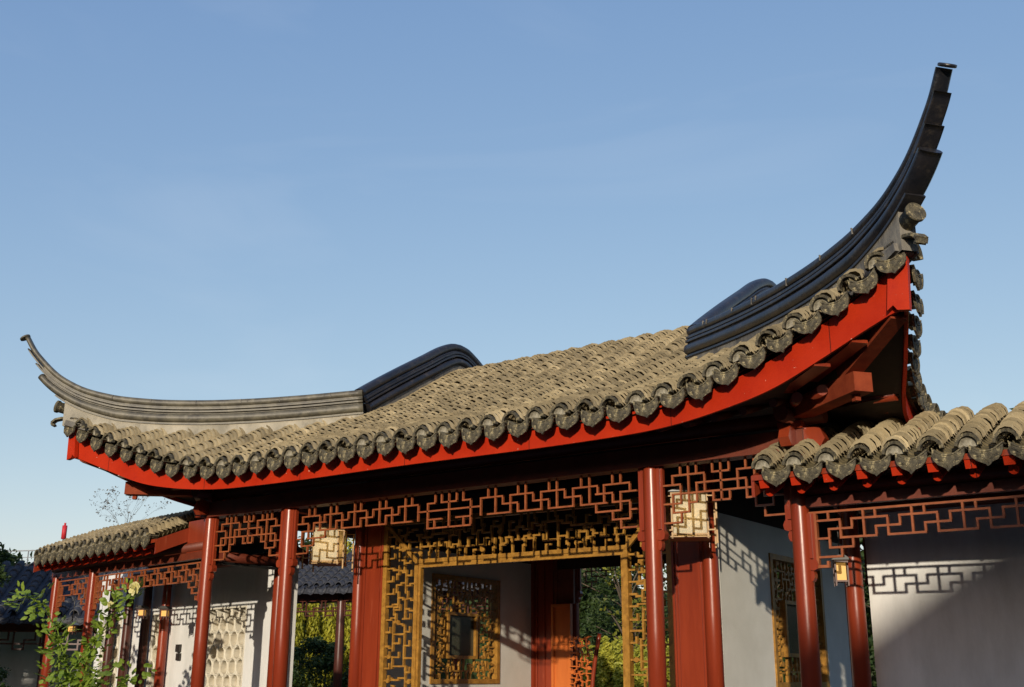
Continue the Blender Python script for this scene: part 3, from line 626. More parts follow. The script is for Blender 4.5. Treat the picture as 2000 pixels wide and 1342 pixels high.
def hip_ridge(s, m, back=False):
    fy = (lambda y: 2 * YC - y) if back else (lambda y: y)
    D = Vector((s * DH.x, (DH.y if not back else -DH.y), 0)); O = Vector((s * 3.57, fy(1.57), 0)); side = Vector((-D.y, D.x, 0))
    ss = list(np.linspace(-.06, 4.6, 40)) + list(np.linspace(4.7, 6.325, 40)); path = []
    for q in ss:
        z = ht(q); dz = (ht(q + .02) - ht(q - .02)) / .04; tan = (D + Vector((0, 0, dz))).normalized(); dn = tan.cross(side).normalized()
        if dn.z > 0: dn = -dn
        tp = 1 if q < 4.4 else 1 - .42 * min(1, (q - 4.4) / 1.9) ** 1.2
        path.append((O + D * q + Vector((0, 0, z)), dn, tp))
    def idx(v): return next(i for i, q in enumerate(ss) if q >= v) + 1
    mb = MB(); ridge_sweep(mb, path, [(0, .145, .12, True, len(ss)), (.12, .25, .085, False, idx(5.9)), (.165, .202, .128, False, idx(6.16)), (.222, .262, .140, False, idx(5.99)), (.272, .46, .165, True, idx(5.80)), (.24, .29, .10, False, idx(5.75))], side)
    # flat cap at the tip
    pos, dn, tp = path[-1]; t = dn.cross(side).normalized(); t = t if t.z > 0 else -t
    cpt = pos + D * .035 + dn * .055 + t * .01; mb.tube([cpt - t * .018, cpt - t * .012, cpt + t * .014, cpt + t * .02], [.085, .098, .098, .085], 20)
    r = mb.build('hip_ridge', m, PAV)
    tk = MB()
    for q in (.5, .62, 1.55, 2.1, 2.18, 3.05, 3.9, 4.55):
        pos, dn, tp = path[min(range(len(ss)), key=lambda i: abs(ss[i] - q))]
        for sg in (-1, 1): c0 = pos + side * (sg * .118) + dn * .02; tk.bar(c0, c0 + dn * random.uniform(.05, .11), .014, .02, upv=side)
    tk.build('mortar_seams', 'ridge_base', r)
    # plain plastered base
    bs = MB(); V = []; us_ = [q for q in ss if q <= 5.35]
    for q, (pos, dn, tp) in zip(ss, path):
        if q > 5.35: break
        xb = 3.57 + q * DH.x; zb0 = zh(min(max(xb, 3.57), 7.8)) - .05
        for sg in (-1, 1):
            a = pos + dn * (.44 * tp) + side * (sg * .10); b_ = Vector((a.x, a.y, zb0)) + D * .0; V += [a, b_]
    n = len(us_); fs = []
    for i in range(n - 1):
        a = 4 * i; fs += [(a, a + 4, a + 5, a + 1), (a + 2, a + 3, a + 7, a + 6), (a, a + 2, a + 6, a + 4)]
    fs += [(0, 1, 3, 2), (4 * (n - 1), 4 * (n - 1) + 2, 4 * (n - 1) + 3, 4 * (n - 1) + 1)]
    bs.add(V, fs)
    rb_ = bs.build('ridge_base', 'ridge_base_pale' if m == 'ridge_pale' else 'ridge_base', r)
    # thin moulding between torus and base
    ml = MB(); V = []
    for q, (pos, dn, tp) in zip(ss, path):
        if q > 5.5: break
        V.append(pos + dn * (.475 * tp))
    for i in range(len(V) - 1): ml.bar(V[i], V[i + 1], .25, .03, upv=(0, 0, 1))
    ml.build('ridge_moulding', m, r)
    # round-ended finial tile and curled leaf below it
    fn_ = MB(); p0 = O + D * 5.0 + Vector((0, 0, 6.20)); p1 = O + D * 5.66 + Vector((0, 0, 6.385)); fn_.tube([p0, p1 - (p1 - p0) * .06, p1 - (p1 - p0) * .06, p1], [.10, .10, .118, .118], 20); fn_.build('finial_tile', 'tile_dark', r)
    cl = MB(); pts = [O + D * a + Vector((0, 0, b)) for a, b in ((5.12, 6.13), (5.35, 6.14), (5.52, 6.15), (5.64, 6.12), (5.70, 6.06), (5.68, 6.01), (5.64, 6.03))]
    for i in range(len(pts) - 1): cl.bar(pts[i], pts[i + 1], .2 - .015 * i, .035, upv=(0, 0, 1))
    cl.build('curled_leaf', 'tile_dark', r)
    cn = MB(); cn.bar(O + D * 5.05 + Vector((0, 0, 6.02)), O + D * 5.36 + Vector((0, 0, 6.12)), .19, .12); cn.bar(O + D * 4.95 + Vector((0, 0, 5.93)), O + D * 5.42 + Vector((0, 0, 6.05)), .3, .1); cn.build('corner_block', 'ridge_base', r)
    return r
gt_pts = ([1.50, 1.9, 2.6, 3.4, 4.0, 4.3, 4.55], [6.80, 7.05, 7.47, 7.93, 8.27, 8.39, 8.42])
gtop = herm(*gt_pts)
def gable_ridge(s, m):
    ys = list(np.linspace(1.52, YC, 34)); ys += [2 * YC - y for y in ys[::-1][1:]]; path = []
    def zt(y): return gtop(y if y <= YC else 2 * YC - y)
    side = Vector((1, 0, 0))
    for y in ys:
        dz = (zt(y + .02) - zt(y - .02)) / .04; tan = Vector((0, 1, dz)).normalized(); dn = Vector((0, tan.z, -tan.y)); path.append((Vector((s * 3.57, y, zt(y))), dn, 1))
    mb = MB(); n = len(ys); ridge_sweep(mb, path, [(0, .175, .125, True, n), (.16, .30, .09, False, n), (.20, .24, .133, False, n), (.262, .302, .145, False, n), (.315, .50, .17, True, n)], side)
    r = mb.build('gable_ridge', m, PAV)
    bs = MB(); V = []
    for y, (pos, dn, tp) in zip(ys, path):
        for sg in (-1, 1):
            a = pos + dn * .48 + side * (sg * .11); V += [a, a + dn * .17]
    fs = []
    for i in range(n - 1):
        a = 4 * i; fs += [(a, a + 4, a + 5, a + 1), (a + 2, a + 3, a + 7, a + 6), (a, a + 2, a + 6, a + 4)]
    bs.add(V, fs); bs.build('ridge_base', 'ridge_base', r)
    return r
for s in (-1, 1):
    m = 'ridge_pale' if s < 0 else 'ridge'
    hip_ridge(s, m); hip_ridge(s, 'ridge', True); gable_ridge(s, 'ridge')
    # gable wall under the gable ridge
    gw = MB(); ys = list(np.linspace(1.6, YC, 16)); ys += [2 * YC - y for y in ys[::-1][1:]]
    poly = [(y, surf(0, y if y <= YC else 2 * YC - y) - .02) for y in ys] + [(2 * YC - 1.6, 5.9), (1.6, 5.9)]
    gw.prism(poly, lambda a, b, t: (t, a, b), s * 3.55, s * 3.67); gw.build('gable_wall', 'white', PAV)

# ================================================================ CORRIDORS
def corridor(root, x0, x1, cols, lat, wall_len, wcols, mirror=False, tile_x0=None, tile_x1=None):
    """front plane y=0, back wall y=2, ridge at y=1; x runs x0..x1"""
    prof = herm([-.70, 0, .7, .93, 1.0], [3.98, 4.27, 4.54, 4.61, 4.625]); E = -.70
    rr2 = MB(); rp2 = MB(); tx0 = tile_x0 if tile_x0 is not None else x0; tx1 = x1 if tile_x1 is None else tile_x1
    n = int((tx1 - tx0) / .405); xs = [tx0 + .14 + .405 * k for k in range(n)]; xd = [x + .2025 for x in xs]
    if not mirror: xd = xd
    for x in xs: cover_row(rr2, lambda a, t, x=x: (x + a, t, prof(min(t, 2 - t)) + .035), E + .06, 1.0, .084); cover_row(rr2, lambda a, t, x=x: (x + a, 2 - t, prof(t) + .035), E + .06, 1.0, .3)
    for x in xd: pan_row(rp2, lambda a, t, x=x: (x + a, t, prof(t)), E, 1.0, .085)
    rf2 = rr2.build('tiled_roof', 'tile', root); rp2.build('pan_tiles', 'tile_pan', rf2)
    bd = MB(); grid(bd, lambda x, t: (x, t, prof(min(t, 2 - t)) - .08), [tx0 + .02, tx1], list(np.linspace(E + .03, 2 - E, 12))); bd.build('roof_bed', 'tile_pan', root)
    for x in xs: put_collar(rf2, (x, E + .01, prof(E) + .06))
    for x in xd: put_drip(rf2, (x, E - .05, prof(E) + .025), sc=1, kind=DRIPC)
    su = MB(); grid(su, lambda x, t: (x, t, prof(min(t, 2 - t)) - .13), [tx0 + .02, tx1], [E + .06, .2, 1, 1.8, 2 - E - .06]); su.build('soffit', 'soffit', root)
    for xe in ((tx0, ) if not mirror else (tx0, tx1)):      # red barge board closing each free end
        bb = MB(); yy = list(np.linspace(E + .04, 2 - E - .04, 13)); poly = [(y, prof(min(y, 2 - y)) - .04) for y in yy] + [(y, prof(min(y, 2 - y)) - .30) for y in yy[::-1]]
        bb.prism(poly, lambda a, b, t, xe=xe: (xe + t, a, b), -.02, .02); bb.build('barge_board', 'lacquer', root)
    # eave board and rafters with bright red ends
    MB().box(tx0, tx1, E + .02, E + .05, prof(E) - .085, prof(E) - .02).build('eave_board', 'lacquer', root)
    for x in xs:
        MB().bar((x, E + .05, prof(E) - .13), (x, .1, prof(.1) - .19), .115, .11).build('flying_rafter', 'red', root)
        MB().tube([(x, E + .22, prof(E + .22) - .30), (x, .15, prof(.15) - .28)], .058, 12).build('rafter', 'red', root)
    MB().box(x0 + .1, x1, -.05, .05, 3.61, 3.74).build('beam', 'wood', root)
    MB().tube([(x0 + .1, 0, 3.84), (x1, 0, 3.84)], .09, 12).build('purlin', 'wood', root)
    MB().tube([(x0 + .1, 1.95, 3.84), (x1, 1.95, 3.84)], .09, 12).build('purlin', 'wood', root)
    sg = -1 if mirror else 1
    for c in cols: column(root, c, 0, 0, 3.7, .105)
    for c, m_ in wcols: column(root, c, 1.86, 0, 3.75, .105, m_)
    # hanging lattice, meander pattern
    T, a1, a2, a3, a4, a5 = 3.53, 3.435, 3.325, 3.215, 3.10, 2.99; q = .1455
    for (c0, c1) in lat:
        L = abs(c1 - c0); st = .175; u0 = st + .04; sg_ = []
        sg_ += chain([(u0, a1), (u0 + 2 * q, a1), (u0 + 2 * q, a3)]) + [(u0 + q, T, u0 + q, a1)] + chain([(u0 + 3 * q, a1), (u0 + 3 * q, a2), (u0 + q, a2), (u0 + q, a4), (u0 + 3 * q, a4), (u0 + 3 * q, a3)]) + [(u0, a3, u0 + q, a3)] + chain([(u0 + 2 * q, a4), (u0 + 2 * q, a5), (u0, a5)])
        NU = int((L - 2 * u0 - 3 * q) / (4 * q)); 
        for k in range(NU):
            X = u0 + 3 * q + 4 * q * k
            sg_ += [(X, a1, X + 3 * q, a1), (X + 3 * q, a1, X + 3 * q, a3), (X - q, a3, X + 2 * q, a3), (X + 2 * q, a3, X + 2 * q, a2), (X + 2 * q, a2, X + 4 * q, a2), (X + 4 * q, a2, X + 4 * q, a1), (X + q, T, X + q, a3), (X + 2 * q, T, X + 2 * q, a1)]
        Xe = u0 + 3 * q + 4 * q * NU
        sg_ += chain([(Xe, a1), (L - u0, a1)]) + chain([(Xe - q, a3), (L - u0, a3)]) + chain([(L - u0 - q, a1), (L - u0 - q, a4), (L - u0 - 2 * q, a4), (L - u0 - 2 * q, a3)]) + chain([(L - u0 - q, a4), (L - u0, a4)]) + [(.13, T + .01, L - .13, T + .01)] + chain([(L - u0 - q, a4), (L - u0 - q, a5), (L - u0, a5)])
        d_ = 1 if c1 > c0 else -1
        lattice_obj(root, [(c0 + d_ * a, b, c0 + d_ * c, d) for a, b, c, d in sg_], 0, w=.026)
        frame_boards(root, c0 + d_ * .10, d_, 2.98, 3.53); frame_boards(root, c1 - d_ * .10, -d_, 2.98, 3.53)
        MB().box(c1 - d_ * .185, c1 - d_ * .215, -.035, .035, 2.86, 3.53).build('lattice_stile', 'lattice', root); fo = MB(); fo.box(c0 + d_ * .185, c0 + d_ * .215, -.035, .035, 2.86, 3.53)
        fo.box(c0 + d_ * .215, c0 + d_ * .34, -.03, .03, 2.86, 2.895); fo.box(c0 + d_ * .31, c0 + d_ * .34, -.03, .03, 2.895, 2.94); fo.build('lattice_stile', 'lattice', root)
    return xs
# right corridor
RC = thing('covered_corridor', 'covered walkway joined to the pavilion right end, big mossy tile rows at the right edge', 'covered walkway', (5.68, 0, 0), 0, 'covered walkways')
corridor(RC, 0, 6.6, [4.6], [(0, 4.6)], 6.6, [], tile_x0=-.32)
w_ = MB(); w_.box(.12, 6.6, 2.0, 2.14, 0, 4.05); w_.build('back_wall', 'white', RC)
# left corridor, bent back by eleven degrees; local +x points towards the pavilion
LC = thing('covered_corridor', 'covered walkway bending away to the left of the pavilion with cream lattice windows', 'covered walkway', (-5.68, 0, 0), -R(11), 'covered walkways')
corridor(LC, -7.3, 0, [-5.0, -7.0], [(0, -5.0), (-5.0, -7.0)], 9, [(-5.3, 'lacquer'), (-6.25, 'lacquer_dark_shade'), (-7.19, 'lacquer_dark_shade'), (-8.1, 'lacquer_dark_shade')], mirror=True, tile_x0=-6.7, tile_x1=-.80)  # dark wall posts have their shade put into the lacquer
MB().box(-.80, -.09, -.03, .03, 3.745, 4.333).build('infill_panel', 'lacquer', LC)
ip = MB(); ip.box(-.80, -.05, .03, 2.0, 4.30, 4.333); ip.build('infill_ceiling', 'soffit', LC)
wl = MB()
wins = [(-3.56, -1.97, .6, 2.88), (-6.12, -5.45, .9, 2.85), (-8.85, -7.85, .9, 2.85)]
xs_ = sorted(set([-9.2, -.52] + [a for w in wins for a in w[:2]]))
for a, b in zip(xs_[:-1], xs_[1:]):
    w = [q for q in wins if abs(q[0] - a) < 1e-6 and abs(q[1] - b) < 1e-6]
    if w: wl.box(a, b, 2.0, 2.28, 0, w[0][2]); wl.box(a, b, 2.0, 2.28, w[0][3], 3.95)
    else: wl.box(a, b, 2.0, 2.28, 0, 3.95)
wall = wl.build('back_wall', 'white', LC)
def leak_window(x0, x1, z0, z1, parent, seed):
    rng = random.Random(seed); mb = MB(); nx = max(2, round((x1 - x0) / .30)); dx = (x1 - x0) / nx; dz = .46; k = 0; z = z0 - .05
    def ring(cx, cz, rx, rz):
        n = 14; V = []
        for i in range(n):
            a = 2 * math.pi * i / n; c, s_ = math.cos(a), math.sin(a); c = abs(c) ** .85 * (1 if c > 0 else -1); s_ = abs(s_) ** .85 * (1 if s_ > 0 else -1)
            for (f, y) in ((1.08, 2.03), (.90, 2.012), (.80, 2.03), (.80, 2.20), (1.08, 2.20)):
                V.append((min(x1, max(x0, cx + c * rx * f)), y, min(z1, max(z0, cz + s_ * rz * f))))
        fs = [(i * 5 + j, ((i + 1) % n) * 5 + j, ((i + 1) % n) * 5 + (j + 1) % 5, i * 5 + (j + 1) % 5) for i in range(n) for j in range(5)]
        mb.add(V, fs, False)
    while z < z1 + .1:
        for i in range(nx + (k % 2)):
            cx = x0 + (i + (.5 if k % 2 == 0 else 0)) * dx; ring(cx + rng.uniform(-.01, .01), z + rng.uniform(-.02, .02), dx * .52, dz * (.36 if k % 2 else .40))
        z += dz * .62; k += 1
    o = mb.build('lattice_window', 'cream', parent)
    bk = MB(); xx = x0
    while xx < x1 - .01:
        zz = z0; ww = min(.21, x1 - xx)
        while zz < z1 - .01:
            hh = min(.23, z1 - zz)
            if rng.random() > .07: bk.box(xx, xx + ww, 2.20, 2.22, zz, zz + hh)
            zz += hh
        xx += ww
    bk.build('window_backing', 'cream_shade', o)
    fr = MB(); t = .03
    fr.box(x0 - t, x0, 1.985, 2.0 - .002, z0 - t, z1 + t); fr.box(x1, x1 + t, 1.985, 1.998, z0 - t, z1 + t); fr.box(x0, x1, 1.985, 1.998, z1, z1 + t); fr.box(x0, x1, 1.985, 1.998, z0 - t, z0); fr.build('window_surround', 'cream', o)
for i, w in enumerate(wins): leak_window(*w, wall, 40 + i)
# utility box on the wall
ub = MB(); ub.box(-4.82, -4.64, 1.94, 1.998, 2.02, 2.18); ub.box(-4.80, -4.62, 1.955, 1.998, 1.84, 1.99); ub.box(-4.74, -4.70, 1.97, 1.998, 1.99, 2.02); ub.build('switch_box', 'black', wall)
# roof edge purlin over the left bay (runs into depth)
rp = MB(); rp.tube([(-5.52, .14, 3.64), (-5.52, 1.92, 3.64)], .09, 14); rp.build('purlin', 'wood', PAV)
rp = MB(); rp.box(-5.60, -5.44, .14, 1.92, 3.50, 3.54); rp.build('trim_board', 'tile', PAV)

# ================================================================ LANTERNS
def lantern(loc, w, h, label, m='paper', big=True, group='lanterns hanging in the pavilion and corridors', rz=R(28), cord=.9):
    t = thing('hanging_lantern', label, 'lantern', loc, rz, group)
    b = MB(); k = .025 if big else .02
    for sx_ in (-1, 1):
        for sy in (-1, 1): b.box(sx_ * w / 2 - k / 2, sx_ * w / 2 + k / 2, sy * w / 2 - k / 2, sy * w / 2 + k / 2, -.06, h + .03)
    for z in (0, h):
        for q in (-1, 1): b.box(-w / 2, w / 2, q * w / 2 - k / 2 + .003, q * w / 2 + k / 2 - .003, z - k / 2, z + k / 2); b.box(q * w / 2 - k / 2 + .003, q * w / 2 + k / 2 - .003, -w / 2, w / 2, z - k / 2 + .002, z + k / 2 - .002)
    if big:
        for sx_ in (-1, 1):
            for sy in (-1, 1):
                e = w / 2 + .12; b.box(sx_ * e - .012, sx_ * e + .012, sy * (e - .06) - .012, sy * (e - .06) + .012, -.14, h * .92)
                b.box(sx_ * w / 2, sx_ * e, sy * (e - .06) - .010, sy * (e - .06) + .010, h * .9, h * .92 + .005); b.box(sx_ * w / 2, sx_ * e, sy * (e - .06) - .010, sy * (e - .06) + .010, .04, .06)
        b.box(-w / 2 - .03, w / 2 + .03, -w / 2 - .03, w / 2 + .03, -.045, -.03)
    b.build('frame', 'lampwood' if big else 'lacquer_dark_shade', t)
    g_ = MB(); q = w / 2 - .018; g_.box(-q, q, -q, q, .012, h - .012); gl = g_.build('glass', m, t)
    if big:
        for i in (-1, 1):
            z_ = h * .5; MB().tube([(i * .10, 0, z_ - .05), (i * .10, 0, z_ - .03), (i * .10, 0, z_ + .02), (i * .10, 0, z_ + .05)], [.012, .035, .035, .01], 10).build('bulb', 'bulb', t)
    cp = MB(); cp.prism([(-w / 2 - .05, h + .02), (w / 2 + .05, h + .02), (w * .3, h + .08), (-w * .3, h + .08)], lambda a, b_, t_: (a, t_, b_), -w / 2 - .05, w / 2 + .05); cp.build('cap', 'black', t)
    MB().tube([(0, 0, h + .08), (0, 0, h + .08 + cord)], .010, 6).build('cord', 'black', t)
    return t
lantern((-3.62, 1.02, 3.50), .50, .58, 'square glass lantern glowing between the two left pavilion columns', cord=1.0)
lantern((3.62, 1.02, 3.50), .50, .58, 'square glass lantern beside the tall column right of the doorway', cord=1.0)
lantern((5.93, .6, 2.74), .15, .24, 'amber lantern under the right walkway behind the corner column', 'amber', False, cord=.6)
for (u, zz, lab) in ((3.55, 2.70, 'amber lantern nearest the cream lattice wall in the left walkway'), (4.63, 2.75, 'amber lantern second from the wall in the left walkway, above the rose'), (8.33, 2.50, 'amber lantern farthest along the left walkway behind the rose leaves')):
    c, s_ = math.cos(R(11)), math.sin(R(11)); x = -5.68 - u * c + 1.0 * s_; y = u * s_ + 1.0 * c
    lantern((x, y, zz), .15, .14, lab, 'amber', False, cord=.8)

# ================================================================ BACKGROUND BUILDINGS
def simple_gallery(name, label, loc, rz, L, eave, ridge, depth=3.0, m='slate', cols=4, wall=True, group=None, lat=True):
    t = thing(name, label, 'covered walkway', loc, rz, group)
    rf_ = MB(); h = depth / 2 + .8; n = int(L / .42)
    for i in range(n):
        x = -L / 2 + .2 + .42 * i
        P = lambda a, q, x=x: (x + a, -h + q, eave + (ridge - eave) * (max(q, 0) / h) ** 1.1 + .03)
        cover_row(rf_, P, 0, h, .22, r=.13)
    V = [(-L / 2, -h, eave), (L / 2, -h, eave), (L / 2, 0, ridge), (-L / 2, 0, ridge), (L / 2, h, eave), (-L / 2, h, eave)]
    rf_.add(V, [(0, 1, 2, 3), (3, 2, 4, 5)]); V2 = [(a, b, c - .15) for a, b, c in V]; rf_.add(V2, [(0, 3, 2, 1), (3, 5, 4, 2)]); rf_.add(V[:2] + V2[:2], [(0, 2, 3, 1)])
    r_ = rf_.build('tiled_roof', m, t)
    for i in range(n - 1): put_drip(r_, (-L / 2 + .41 + .42 * i, -h - .03, eave + .02)).name = 'drip_tile'
    for d in list(r_.children): d.data = SL
    MB().box(-L / 2, L / 2, -depth / 2 - .06, -depth / 2 + .06, eave - .35, eave - .05).build('beam', 'wood', t)
    for i in range(cols):
        x = -L / 2 + .3 + (L - .6) * i / (cols - 1); column(t, x, -depth / 2, 0, eave - .1, .15, 'lacquer_dark_shade', False)  # posts, and lattice below, coloured dark as if unlit
    if wall: MB().box(-L / 2, L / 2, depth / 2, depth / 2 + .15, 0, eave + .1).build('back_wall', 'white', t)
    if lat:
        sg_ = []; z = eave - .37; x = -L / 2 + .4
        while x < L / 2 - .8:
            sg_ += chain([(x, z), (x, z - .45), (x + .3, z - .45), (x + .3, z - .2), (x + .6, z - .2), (x + .6, z)]); x += .75
        sg_ += [(-L / 2 + .3, z - .3, L / 2 - .3, z - .3)]; lattice_obj(t, sg_, -depth / 2, w=.045, m='lacquer_dark_shade')
    return t
mb = DRIPS[0].copy(); mb.materials.clear(); mb.materials.append(M['slate']); SL = mb
simple_gallery('rear_gallery', 'shaded slate-roofed gallery seen through the left bay behind the lantern', (-16.4, 15.5, 0), R(14), 14, 4.25, 5.55, cols=5, wall=False)
simple_gallery('side_gallery', 'dark tiled gallery with white wall at the far left behind the rose', (-21.5, 4.6, 0), R(38), 11, 3.0, 4.6, cols=5)
# garden hall across the court, beyond the frame, whose gable shades the right wall
HL = thing('garden_hall', 'tall white-walled hall with tiled gable roof across the courtyard', 'building', (27.7, -35, 0))
hw = MB(); hw.box(-5.9, 5.9, 0, -9, 0, 11.2); hwo = hw.build('wall', 'white', HL)
hr = MB(); hr.prism([(-7.3, 10.63), (0, 15.42), (7.3, 10.63), (7.1, 10.38), (0, 15.12), (-7.1, 10.38)], lambda a, b, t: (a, t, b), .5, -9.5); hr.prism([(-5.9, 11.21), (5.9, 11.21), (0, 15.0)], lambda a, b, t: (a, t, b), -.05, -8.95); hr.build('roof', 'slate', HL)
for i in range(3):
    f = MB(); f.box(-4.6 + 3.6 * i, -2.6 + 3.6 * i, .003, .05, 1.5, 4.0); ff = f.build('window', 'lacquer_dark_shade', HL); q = MB(); q.box(-4.45 + 3.6 * i, -2.75 + 3.6 * i, .052, .06, 1.65, 3.85); q.build('pane', 'smoke', ff)

# ================================================================ PLANTS
def leaf_quads(mb, c, n, size, rng, spread, flat=.6, lean=None, jit=1):
    for _ in range(n):
        d = Vector((rng.gauss(0, 1), rng.gauss(0, 1), rng.gauss(0, 1))); d.normalize(); r = rng.random() ** .45
        p = Vector(c) + Vector((d.x * spread[0], d.y * spread[1], d.z * spread[2])) * r
        a = Vector((rng.gauss(0, 1), rng.gauss(0, 1), rng.gauss(0, flat))).normalized(); b = a.cross(Vector((rng.gauss(0, 1), rng.gauss(0, 1), rng.gauss(0, 1)))).normalized()
        s1 = size * rng.uniform(.6, 1.3); s2 = s1 * .55
        nn = a.cross(b) * s1 * .12
        mb.add([p - a * s1 * .5, p + b * s2 * .5 + nn, p + a * s1 * .5, p - b * s2 * .5 + nn], [(0, 1, 2), (0, 2, 3)])
def tree(label, base, h, r, name='tree', lm='leaf_dark', clumps=26, per=170, size=.22, seed=1, group=None, trunk_r=.22, cat='tree', squash=.8, crown0=.35):
    rng = random.Random(seed); t = thing(name, label, cat, base, 0, group); tr = MB()
    tr.tube([(0, 0, 0), (rng.uniform(-.2, .2), rng.uniform(-.2, .2), h * .4), (rng.uniform(-.4, .4), rng.uniform(-.4, .4), h * .8)], [trunk_r, trunk_r * .7, trunk_r * .25], 9)
    cr_ = MB()
    for i in range(clumps):
        z = h * (crown0 + (1 - crown0) * rng.random()); k = math.sin(math.pi * min(1, max(.08, (z / h - crown0 + .1) / (1.12 - crown0)))) ** .6; a = rng.uniform(0, 2 * math.pi); q = r * k * rng.uniform(.25, 1)
        c = (q * math.cos(a), q * math.sin(a), z); cs = r * rng.uniform(.2, .38)
        leaf_quads(cr_, c, per, size, rng, (cs, cs, cs * squash))
        tr.tube([(0, 0, z * .7), (c[0] * .5, c[1] * .5, z * .87), c], [trunk_r * .3, trunk_r * .18, .02], 5)
    tr.build('trunk', 'bark', t); cr_.build('crown', lm, t); return t
# willow and bamboo behind
def willow(label, base, h, r, seed, n=130):
    rng = random.Random(seed); t = thing('willow_tree', label, 'tree', base, 0, 'willows across the rear garden'); tr = MB(); cr_ = MB()
    tr.tube([(0, 0, 0), (.2, .1, h * .4), (0, 0, h * .8)], [.35, .28, .12], 9)
    for i in range(n):
        a = rng.uniform(0, 2 * math.pi); q = r * rng.random() ** .5; x, y = q * math.cos(a), q * math.sin(a); z1 = h * (1 - .35 * (q / r) ** 2) * rng.uniform(.8, 1.02); L = rng.uniform(.5, .95) * z1
        if i % 5 == 0: tr.tube([(0, 0, h * .6), (x * .5, y * .5, z1 * .97), (x, y, z1)], [.09, .05, .015], 5)
        k = 0; z = z1
        while z > z1 - L:
            z -= rng.uniform(.06, .16); xx = x + .10 * math.sin(z * 2.3 + i); yy = y + .10 * math.cos(z * 1.7 + i)
            for _ in range(rng.choice((1, 2, 3))):
                aa = rng.uniform(0, 2 * math.pi); l = rng.uniform(.12, .28); o1 = rng.uniform(.05, .22); dx, dy = math.cos(aa) * o1, math.sin(aa) * o1; wv = rng.uniform(.03, .07); q1, q2 = -math.sin(aa) * wv, math.cos(aa) * wv
                cr_.add([(xx, yy, z), (xx + dx * .5 + q1, yy + dy * .5 + q2, z - l * .45), (xx + dx, yy + dy, z - l), (xx + dx * .5 - q1, yy + dy * .5 - q2, z - l * .5)], [(0, 1, 2, 3)])
    tr.build('trunk', 'bark', t); cr_.build('crown', 'willow', t)
willow('yellow-green weeping willow seen left of the dark gallery post', (-32.0, 27.0, 0), 7.0, 2.8, 3, 260)
willow('yellow-green weeping willow seen right of the dark gallery post', (-28.0, 28.5, 0), 6.6, 2.6, 4, 260)
tree('sunlit yellow-green tree rising above the shaded gallery roof', (-29.5, 30, 0), 9.5, 3.2, lm='willow', seed=8, clumps=40, per=150, size=.2, crown0=.5)
tree('dark evergreen tree with yellowing leaves framed by the doorway', (-16.8, 35.0, 0), 12.0, 3.8, lm='leaf_dark', seed=11, clumps=45, per=190, size=.2, crown0=.22)
tree('loose yellow-leaved tree beside the dark evergreen behind the doorway', (-15.6, 32.0, 0), 7.4, 1.9, lm='leaf_tree', seed=12, clumps=24, per=22, size=.22, crown0=.4)
hd = thing('bamboo_hedge', 'bright yellow-green bamboo hedge low behind the doorway', 'hedge', (-14.0, 29.5, 0)); rng = random.Random(5); hs_ = MB(); hl = MB()
for i in range(60):
    x = rng.uniform(-4, 5); y = rng.uniform(-.8, .8); h = rng.uniform(2.1, 2.9); hs_.tube([(x, y, 0), (x + .1, y, h)], .02, 5)
    for k in range(9): leaf_quads(hl, (x, y, .4 + (h - .4) * k / 8), 38, .2, rng, (.3, .3, .3))
hs_.build('stem', 'bark', hd); hl.build('foliage', 'hedge', hd)
# woodland round the garden, and unseen front groves added to cut low sky light
TB = MB(); rng = random.Random(77); core = MB(); NR = 120; V = []
def ring_pt(k):
    a = 2 * math.pi * k / NR; c, s_ = math.cos(a), math.sin(a); rad = 44 + 2.5 * math.sin(a * 7) + 1.5 * math.sin(a * 17)
    return Vector((c * rad * 1.2 - 5, s_ * rad + 0, 0)), Vector((c, s_, 0))
def ring_h(k): a = 2 * math.pi * k / NR; return (8.2 if math.sin(a) > -.25 else 11.3) + 1.1 * math.sin(a * 9 + 1) + .7 * math.sin(a * 23)  # raised in front to block more of the low sky
for k in range(NR):
    p, nrm = ring_pt(k); h = ring_h(k)
    V += [p, p + Vector((0, 0, h * .6)), p + nrm * 1.2 + Vector((0, 0, h * .93)), p + nrm * 4 + Vector((0, 0, h * .7)), p + nrm * 4]
core.add(V, [(k * 5 + j, k * 5 + j + 1, ((k + 1) % NR) * 5 + j + 1, ((k + 1) % NR) * 5 + j) for k in range(NR) for j in range(4)])
for k in range(NR):
    p, nrm = ring_pt(k); h = ring_h(k)
    for _ in range(9):
        c = p + Vector((rng.uniform(-1.2, 1.2), rng.uniform(-1.2, 1.2), 0)) - nrm * rng.uniform(0, 1.0) + Vector((0, 0, h * rng.uniform(.08, .97)))
        leaf_quads(core, c, 26, .55, rng, (1.0, 1.0, .8))
for (gx, gy, gr, gh) in ((-15, -10, 4, 11), (-19, -17, 5, 13), (-13, -24, 5, 12), (-24, -9, 5, 13), (-7, -31, 5, 11.5), (25, -8, 5, 13), (28, -15, 5, 14), (24, -1, 4, 12), (33, -22, 5, 13)):  # unseen groves added in front to block sky light
    for q in range(60):
        a = rng.uniform(0, 2 * math.pi); u = rng.random(); zz = gh * (.08 + .9 * rng.random()); k = (1 - (zz / gh) ** 2) ** .5
        leaf_quads(core, (gx + gr * k * math.cos(a) * u, gy + gr * k * math.sin(a) * u, zz), 40, .75, rng, (1.3, 1.3, 1.1))
wd = core.build('woodland_and_blockers', 'leaf_dark'); wd['kind'] = 'stuff'
